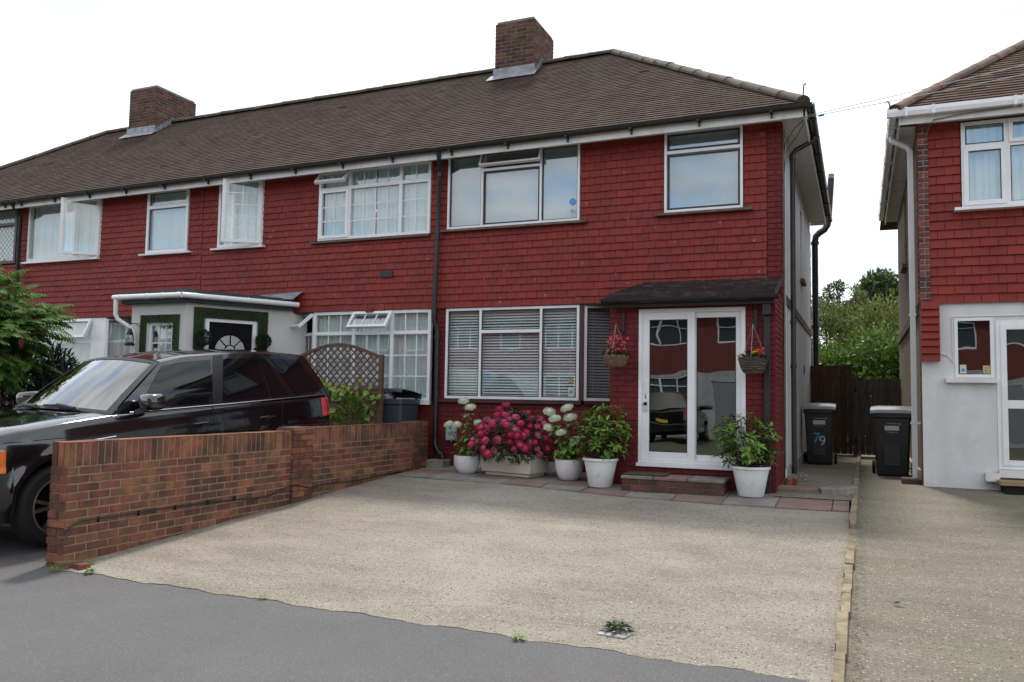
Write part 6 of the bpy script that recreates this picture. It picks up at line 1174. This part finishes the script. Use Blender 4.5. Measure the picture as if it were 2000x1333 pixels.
# ------------------------------------------------------------------ vegetation behind and on the left
def cloud(mb, c, r, n, L_, Wd, up=.3, shell=.45, lump=0):
    lumps = [Vector((rnd.gauss(0, 1), rnd.gauss(0, 1), rnd.gauss(0, 1))).normalized() for _ in range(9)]
    for i in range(n):
        d = Vector((rnd.gauss(0, 1), rnd.gauss(0, 1), rnd.gauss(0, 1))).normalized(); k = (shell + (1 - shell) * rnd.random()) * (1 + lump * (max(d.dot(q) for q in lumps) - .75))
        p = Vector(c) + Vector((d.x * r[0], d.y * r[1], d.z * r[2])) * k; mb.dia(p, d + Vector((rnd.gauss(0, .7), rnd.gauss(0, .7), rnd.gauss(up, .6))), (rnd.gauss(0, 1), rnd.gauss(0, 1), rnd.gauss(.5, 1)), L_ * rnd.uniform(.6, 1.3), Wd * rnd.uniform(.7, 1.2))
def bush(name, lab, cat, blobs, mat, n, L_, Wd, trunk=None, group=None, lump=.9, extra=None):
    c0 = blobs[0][0]; t = thing(name, lab, cat, (c0[0], c0[1], .42), group=group); mb = MB()
    tot = sum(b[1][0] * b[1][2] for b in blobs)
    for c, r in blobs: cloud(mb, c, r, int(n * r[0] * r[2] / tot), L_, Wd, lump=lump)
    mb.build('crown', mat, t); mb = MB()
    for c, r in blobs: mb.tube([(c0[0] + (c[0] - c0[0]) * .2, c0[1], .3), (c0[0] + (c[0] - c0[0]) * .5, (c[1] + c0[1]) / 2, .3 + (c[2] - .3) * .6), (c[0], c[1], c[2] + r[2] * .5)], [.05, .035, .012], 6)
    mb.build('trunk', m_twig, t)
    if extra: extra(t)
bush('climber_bush', 'dense bright green ivy bush just above the boarded gates', 'bush', [((-.9, 22.5, 2.0), (1.1, .9, 1.15)), ((.4, 22.8, 2.1), (1.0, .9, 1.2)), ((1.5, 23, 2.0), (1.2, .9, 1.3)), ((-2.2, 23, 2.2), (1.2, .9, 1.4)), ((-.2, 22.2, 1.4), (1.6, .8, .9))], m_bush, 26000, .13, .085)
def spikes(t):
    for i in range(13):
        x, y, z = rnd.uniform(-1.3, 1.5), 25.6 + rnd.uniform(-.6, .4), rnd.uniform(3.2, 4.7); mb = MB(); mb.tube([(x, y, z), (x + rnd.uniform(-.08, .08), y - .05, z + .11), (x + rnd.uniform(-.16, .16), y - .08, z + .17)], [.026, .02, .006], 6); mb.build('flower_spike', m_purple, t)
bush('buddleia_bush', 'olive green buddleia with purple flower spikes above the ivy bush', 'bush', [((-.9, 25.8, 3.3), (1.1, .9, 1.25)), ((.6, 25.9, 3.3), (1.2, .9, 1.3)), ((2.0, 26, 3.2), (1.2, .9, 1.3)), ((-2.3, 26, 3.2), (1.1, .9, 1.2)), ((0, 25.5, 2.6), (2.2, .8, .9))], m_bushy, 20000, .16, .055, extra=spikes)
bush('leafy_tree', 'tallest dark green tree beyond the gates at right of the gap', 'tree', [((.75, 34, 5.2), (.85, .8, 1.15)), ((.45, 34, 5.9), (.35, .4, .55)), ((.95, 34, 5.6), (.55, .5, .8)), ((.1, 34, 4.8), (.7, .7, .75)), ((1.5, 34, 4.8), (.8, .8, .9)), ((-.5, 34, 4.6), (.6, .6, .5)), ((.6, 34, 4.0), (1.6, .9, 1.0))], m_treed, 15000, .17, .11, group='trees beyond the gates')
bush('leafy_tree', 'sparse young tree with open twiggy top left of the gap', 'tree', [((-.85, 32, 5.5), (.33, .3, .38)), ((-.62, 32, 5.75), (.16, .2, .2)), ((-1.2, 32, 5.1), (.3, .3, .3)), ((-.6, 32, 5.0), (.3, .3, .2)), ((-1.0, 32, 4.6), (.8, .5, .5))], m_treed, 2200, .12, .07, group='trees beyond the gates')
bush('leafy_tree', 'thin wispy sapling between the sparse tree and the tallest tree', 'tree', [((-.12, 33, 5.55), (.3, .3, .42)), ((.1, 33, 5.4), (.2, .2, .3)), ((-.2, 33, 5.0), (.5, .4, .4))], m_bushy, 700, .12, .05, group='trees beyond the gates')

# staghorn sumac at the left edge
su = thing('sumac_tree', 'staghorn sumac with drooping feathery leaves and dark red seed heads at left edge', 'tree', (-11.75, 8.2, .2)); mb = MB(); tips = []
trunk = Vector((-11.8, 8.15, .1)); mb.tube([trunk, (-11.75, 8.15, 1.0), (-11.6, 8.1, 1.8)], [.07, .06, .045], 8)
for i in range(92):
    a = rnd.random() * 6.28; c = rnd.uniform(-1, 1); s_ = math.sqrt(max(0, 1 - c * c)); k = rnd.uniform(.35, .78); p = Vector((-11.6 + 1.0 * k * s_ * math.cos(a), 8.0 + .9 * k * s_ * math.sin(a), 2.42 + .95 * k * c)); tips.append(p); mb.tube([(-11.6, 8.1, 1.75), Vector((-11.55, 8.1, 2.0)).lerp(p, .5), p], [.03, .02, .012], 6)
mb.build('trunk', m_twig, su, smooth=True); ml = MB(); mr = MB()
for p in tips:
    for j in range(rnd.randint(4, 6)):
        a = rnd.random() * 6.28; d = (Vector((math.cos(a), math.sin(a), rnd.uniform(-.15, .6))) + (p - Vector((-11.5, 8.1, 2.4))) * .9).normalized(); Lf = rnd.uniform(.38, .58); q = p.copy(); n = 12; P = [q.copy()]
        for k in range(n):
            d = (d + Vector((0, 0, -.055))).normalized(); q = q + d * (Lf / n); P.append(q.copy()); sd_ = d.cross(Vector((0, 0, 1)))
            if sd_.length < .05: sd_ = Vector((1, 0, 0))
            sd_.normalize(); ln_ = .125 * math.sin(PI * (.12 + .80 * (k + 1) / n)) ** .7
            if k > 1:
                for s_ in (1, -1): ml.leaf(q, sd_ * s_ * .85 + d * .45 + Vector((0, 0, -.55 + rnd.gauss(0, .12))), sd_.cross(d) * s_ * -1 + Vector((0, 0, .5)), ln_ * 1.1, .040, .15)
        ml.leaf(q, d, Vector((0, 0, 1)), .09, .026, .1); mr.tube(P[::3], .0035, 4, cap=False)
ml.build('crown', m_sumac, su); mr.build('leaf_stalks', M('red_stalk', (.16, .09, .04), rough=.6), su)
for (x, y, z) in ((-11.0, 7.5, 2.98), (-11.2, 7.4, 2.82), (-10.98, 7.45, 2.74), (-11.4, 7.4, 2.94), (-11.32, 7.4, 2.55), (-10.62, 7.75, 2.18), (-11.5, 7.3, 2.15), (-10.95, 7.5, 2.12), (-11.25, 7.4, 1.95)):
    mb = MB(); mb.blob((x, y, z), (.035, .035, .09), 8, 6, .2); mb.blob((x + .01, y, z + .05), (.024, .024, .07), 8, 6, .2); mb.build('seed_head', m_seed, su)
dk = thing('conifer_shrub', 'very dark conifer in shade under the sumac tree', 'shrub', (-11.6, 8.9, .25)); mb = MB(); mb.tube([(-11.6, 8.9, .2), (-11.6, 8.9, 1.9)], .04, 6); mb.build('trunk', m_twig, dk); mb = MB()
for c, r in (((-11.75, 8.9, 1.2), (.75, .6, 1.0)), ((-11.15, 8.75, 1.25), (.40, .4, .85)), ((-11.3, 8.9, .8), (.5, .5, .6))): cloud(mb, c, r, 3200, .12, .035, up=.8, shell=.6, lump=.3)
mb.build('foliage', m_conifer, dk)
vs_ = thing('variegated_shrub', 'small yellow leaved shrub behind the black car bonnet', 'shrub', (-10.75, 8.3, .25)); mb = MB(); cloud(mb, (-10.72, 8.3, 1.12), (.26, .25, .42), 330, .065, .045); cloud(mb, (-10.7, 8.3, .7), (.3, .25, .45), 200, .065, .045); mb.build('foliage', M('yellow_leaf', (.30, .33, .07), (.16, .22, .05), nscale=9, isl=.3, rough=.5, trans=.2), vs_); mb = MB(); mb.tube([(-10.75, 8.3, .2), (-10.75, 8.3, 1.2)], .012, 5); mb.build('stem', m_twig, vs_)
gp = thing('gate_pillar', 'brick pillar with white pyramid cap at left edge behind car bonnet', 'pillar', (-11.75, 8.0, .1)); mb, m2 = MB(), MB(); brickbox(mb, m2, -11.98, -11.58, 7.85, 8.25, .1, 1.12, t=.01); q = m2.build('pillar_core', m_mortar, gp); mb.build('pillar_bricks', m_brickd, gp)
mb = MB(); mb.add([(-12.05, 7.78, 1.125), (-11.50, 7.78, 1.125), (-11.50, 8.32, 1.125), (-12.05, 8.32, 1.125), (-12.05, 7.78, 1.165), (-11.50, 7.78, 1.165), (-11.50, 8.32, 1.165), (-12.05, 8.32, 1.165), (-11.84, 7.98, 1.25), (-11.71, 7.98, 1.25), (-11.71, 8.12, 1.25), (-11.84, 8.12, 1.25)], ((0, 1, 5, 4), (1, 2, 6, 5), (2, 3, 7, 6), (3, 0, 4, 7), (4, 5, 9, 8), (5, 6, 10, 9), (6, 7, 11, 10), (7, 4, 8, 11), (8, 9, 10, 11), (3, 2, 1, 0))); mb.build('cap', m_oldwhite, gp)
so_ = thing('solar_lantern', 'small square solar lantern on the white pillar cap', 'lantern', (-11.775, 8.05, 1.25))
for dx in (-.06, .06):
    for dy in (-.06, .06): mb = MB(); mb.bar((-11.775 + dx, 8.05 + dy, 1.25), (-11.775 + dx, 8.05 + dy, 1.37), .01, .01); mb.build('corner_bar', m_blackp, so_)
mb = MB(); mb.box(-11.825, -11.725, 8.0, 8.1, 1.25, 1.365); mb.build('lantern_glass', glass('lantern_pane', (.8, .8, .78), .1), so_); mb = MB(); mb.add([(-11.89, 7.94, 1.37), (-11.66, 7.94, 1.37), (-11.66, 8.16, 1.37), (-11.89, 8.16, 1.37), (-11.80, 8.02, 1.42), (-11.75, 8.02, 1.42), (-11.75, 8.08, 1.42), (-11.80, 8.08, 1.42)], ((3, 2, 1, 0), (0, 1, 5, 4), (1, 2, 6, 5), (2, 3, 7, 6), (3, 0, 4, 7), (4, 5, 6, 7))); mb.build('lantern_roof', m_blackp, so_)

# porch decorations of the middle house
for u, lab in ((.24, 'topiary ball hanging at the left of the black front door'), (1.26, 'topiary ball hanging at the right of the black front door')):
    p = TB(u, .13, 2.12); t = thing('topiary_ball', lab, 'topiary', tuple(p), group='topiary balls by the black door'); mb = MB(); cloud(mb, p, (.125, .125, .125), 1500, .028, .016, up=0, shell=.85); mb.build('leaves', m_conifer, t); mb = MB(); mb.tube([p + Vector((0, 0, .1)), p + Vector((0, 0, .34)), TB(u, .0, 2.13) + Vector((0, 0, .38))], .004, 5); mb.build('hanger', m_blackp, t)
for x, hang in ((-11.12, True), (-10.42, False)):
    mb = MB(); y, z = 10.18, 2.66; mb.tube([(x + .10, y, z - .09), (x - .02, y - .05, z), (x - .10, y - .07, z + .01), (x - .12, y - .075, z - .02), (x - .10, y - .072, z - .035)], .006, 5); mb.tube([(x + .10, y, z), (x - .10, y - .06, z)], .005, 5); mb.build('scroll_bracket', m_blackp, B)
lt = thing('hurricane_lantern', 'black hurricane lantern hanging beside the small porch window', 'lantern', (-11.10, 9.98, 2.30)); lx, ly, lz = -11.10, 10.0, 2.28
mb = MB(); mb.lathe([(0, 0), (.075, 0), (.078, .035), (.05, .06), (.0, .062)], (lx, ly, lz), 16); mb.build('fuel_tank', m_blackp, lt, smooth=True); mb = MB(); mb.lathe([(.04, .06), (.062, .12), (.045, .18)], (lx, ly, lz), 16); mb.build('globe', glass('lantern_pane'), lt, smooth=True); mb = MB(); mb.lathe([(.05, .18), (.055, .20), (.03, .22), (.035, .25), (.02, .28), (0, .29)], (lx, ly, lz), 16); mb.build('chimney_top', m_blackp, lt, smooth=True)
for s_ in (-1, 1): mb = MB(); mb.tube([(lx + s_ * .07, ly, lz + .02), (lx + s_ * .085, ly, lz + .1), (lx + s_ * .06, ly, lz + .22), (lx + s_ * .03, ly, lz + .24)], .008, 6); mb.build('side_tube', m_blackp, lt)
mb = MB(); mb.tube([(lx - .07, ly, lz + .18), (lx, ly, lz + .38), (lx + .07, ly, lz + .18)], .003, 4); mb.build('bail_handle', m_blackp, lt)

# overhead wires from the corner of the end house to the right
for k, (b, lab) in enumerate((((4.5, 5.4, 4.10), 'upper thin telephone wire crossing the sky from the house corner'), ((4.5, 5.4, 3.90), 'lower thin telephone wire with a small clamp below the other one'))):
    a = Vector((-.64, 11.55, 5.40 - .02 * k)); e = Vector(b); t = thing('telephone_wire', lab, 'wire', tuple(a)); mb = MB(); mb.tube([a.lerp(e, q) - Vector((0, 0, 0.05 * 4 * q * (1 - q))) for q in np.linspace(0, 1, 15)], .0045, 5); mb.build('cable', M('faded_cable', (.30, .29, .29), rough=.7), t)
    if k: p = a.lerp(e, .035) - Vector((0, 0, .02)); mb = MB(); mb.tube([p, p + (e - a).normalized() * .10], .012, 6); mb.build('clamp', m_twig, t)

# ------------------------------------------------------------------ houses across the road (seen reflected in the glass)
oh = thing('terraced_house', 'red and white terraced house across the road, reflected in the front windows', 'house', (-12.1, -14, 0), group='houses across the road')
T = frame((-14.85, -14, 0), (1, 0, 0), (0, 1, 0)); mb = MB(); wall(mb, T, 0, 5.5, 2.75, 5.3, [(.6, 2.7, 3.9, 5.1), (3.7, 4.8, 3.9, 5.1)]); mb.build('upper_wall', M('plain_red_tile', (.17, .035, .03), (.12, .025, .025), nscale=7, rough=.7), oh)
mb = MB(); wall(mb, T, 0, 5.5, -.1, 2.75, [(.6, 2.9, 1.1, 2.6), (3.6, 4.6, .1, 2.3)]); mb.build('lower_wall', M('dull_render', (.42, .43, .44), (.30, .31, .32), nscale=2, rough=.9), oh)
for (a, b, c, d) in ((.6, 2.7, 3.9, 5.1), (3.7, 4.8, 3.9, 5.1), (.6, 2.9, 1.1, 2.6)):
    Tw = frame(T(a, -.04, c), (1, 0, 0), (0, 1, 0)); mb = MB(); bars_frame(mb, Tw, b - a, d - c, .06, -.06, .02, [((b - a) * .33, 0, 2, .06), ((b - a) * .67, 0, 2, .06)] if b - a > 1.5 else [], [((d - c) * .7, 0, 3, .05)]); w = mb.build('window', m_white, oh); mb = MB(); mb.obox(Tw, .06, b - a - .06, -.05, -.03, .06, d - c - .06); mb.build('pane', M('far_pane', (.05, .07, .08), rough=.05), w)
mb = MB(); mb.obox(T, 3.6, 4.6, -.06, -.02, .1, 2.3); mb.build('door', M('grey_door', (.22, .23, .24), rough=.4), oh)
mb = MB(); mb.quad((-14.9, -13.7, 5.25), (-9.3, -13.7, 5.25), (-9.3, -17.3, 8), (-14.9, -17.3, 8)); mb.quad((-14.9, -21, 5.25), (-9.3, -21, 5.25), (-9.3, -17.3, 8), (-14.9, -17.3, 8)); mb.build('roof', m_roof, oh)
for k, dx in enumerate((5.5, 11, 16.5, 22, -5.5, -11, -16.5)): c = dup(oh); c.location.x += dx
cc = dup(car); cc['label'] = 'black four by four car parked across the road, seen only as a reflection'; cc.location = (-6.5, -12.3, -.1); cc.rotation_euler = (0, 0, R(90)); cc['group'] = 'black cars'; car['group'] = 'black cars'
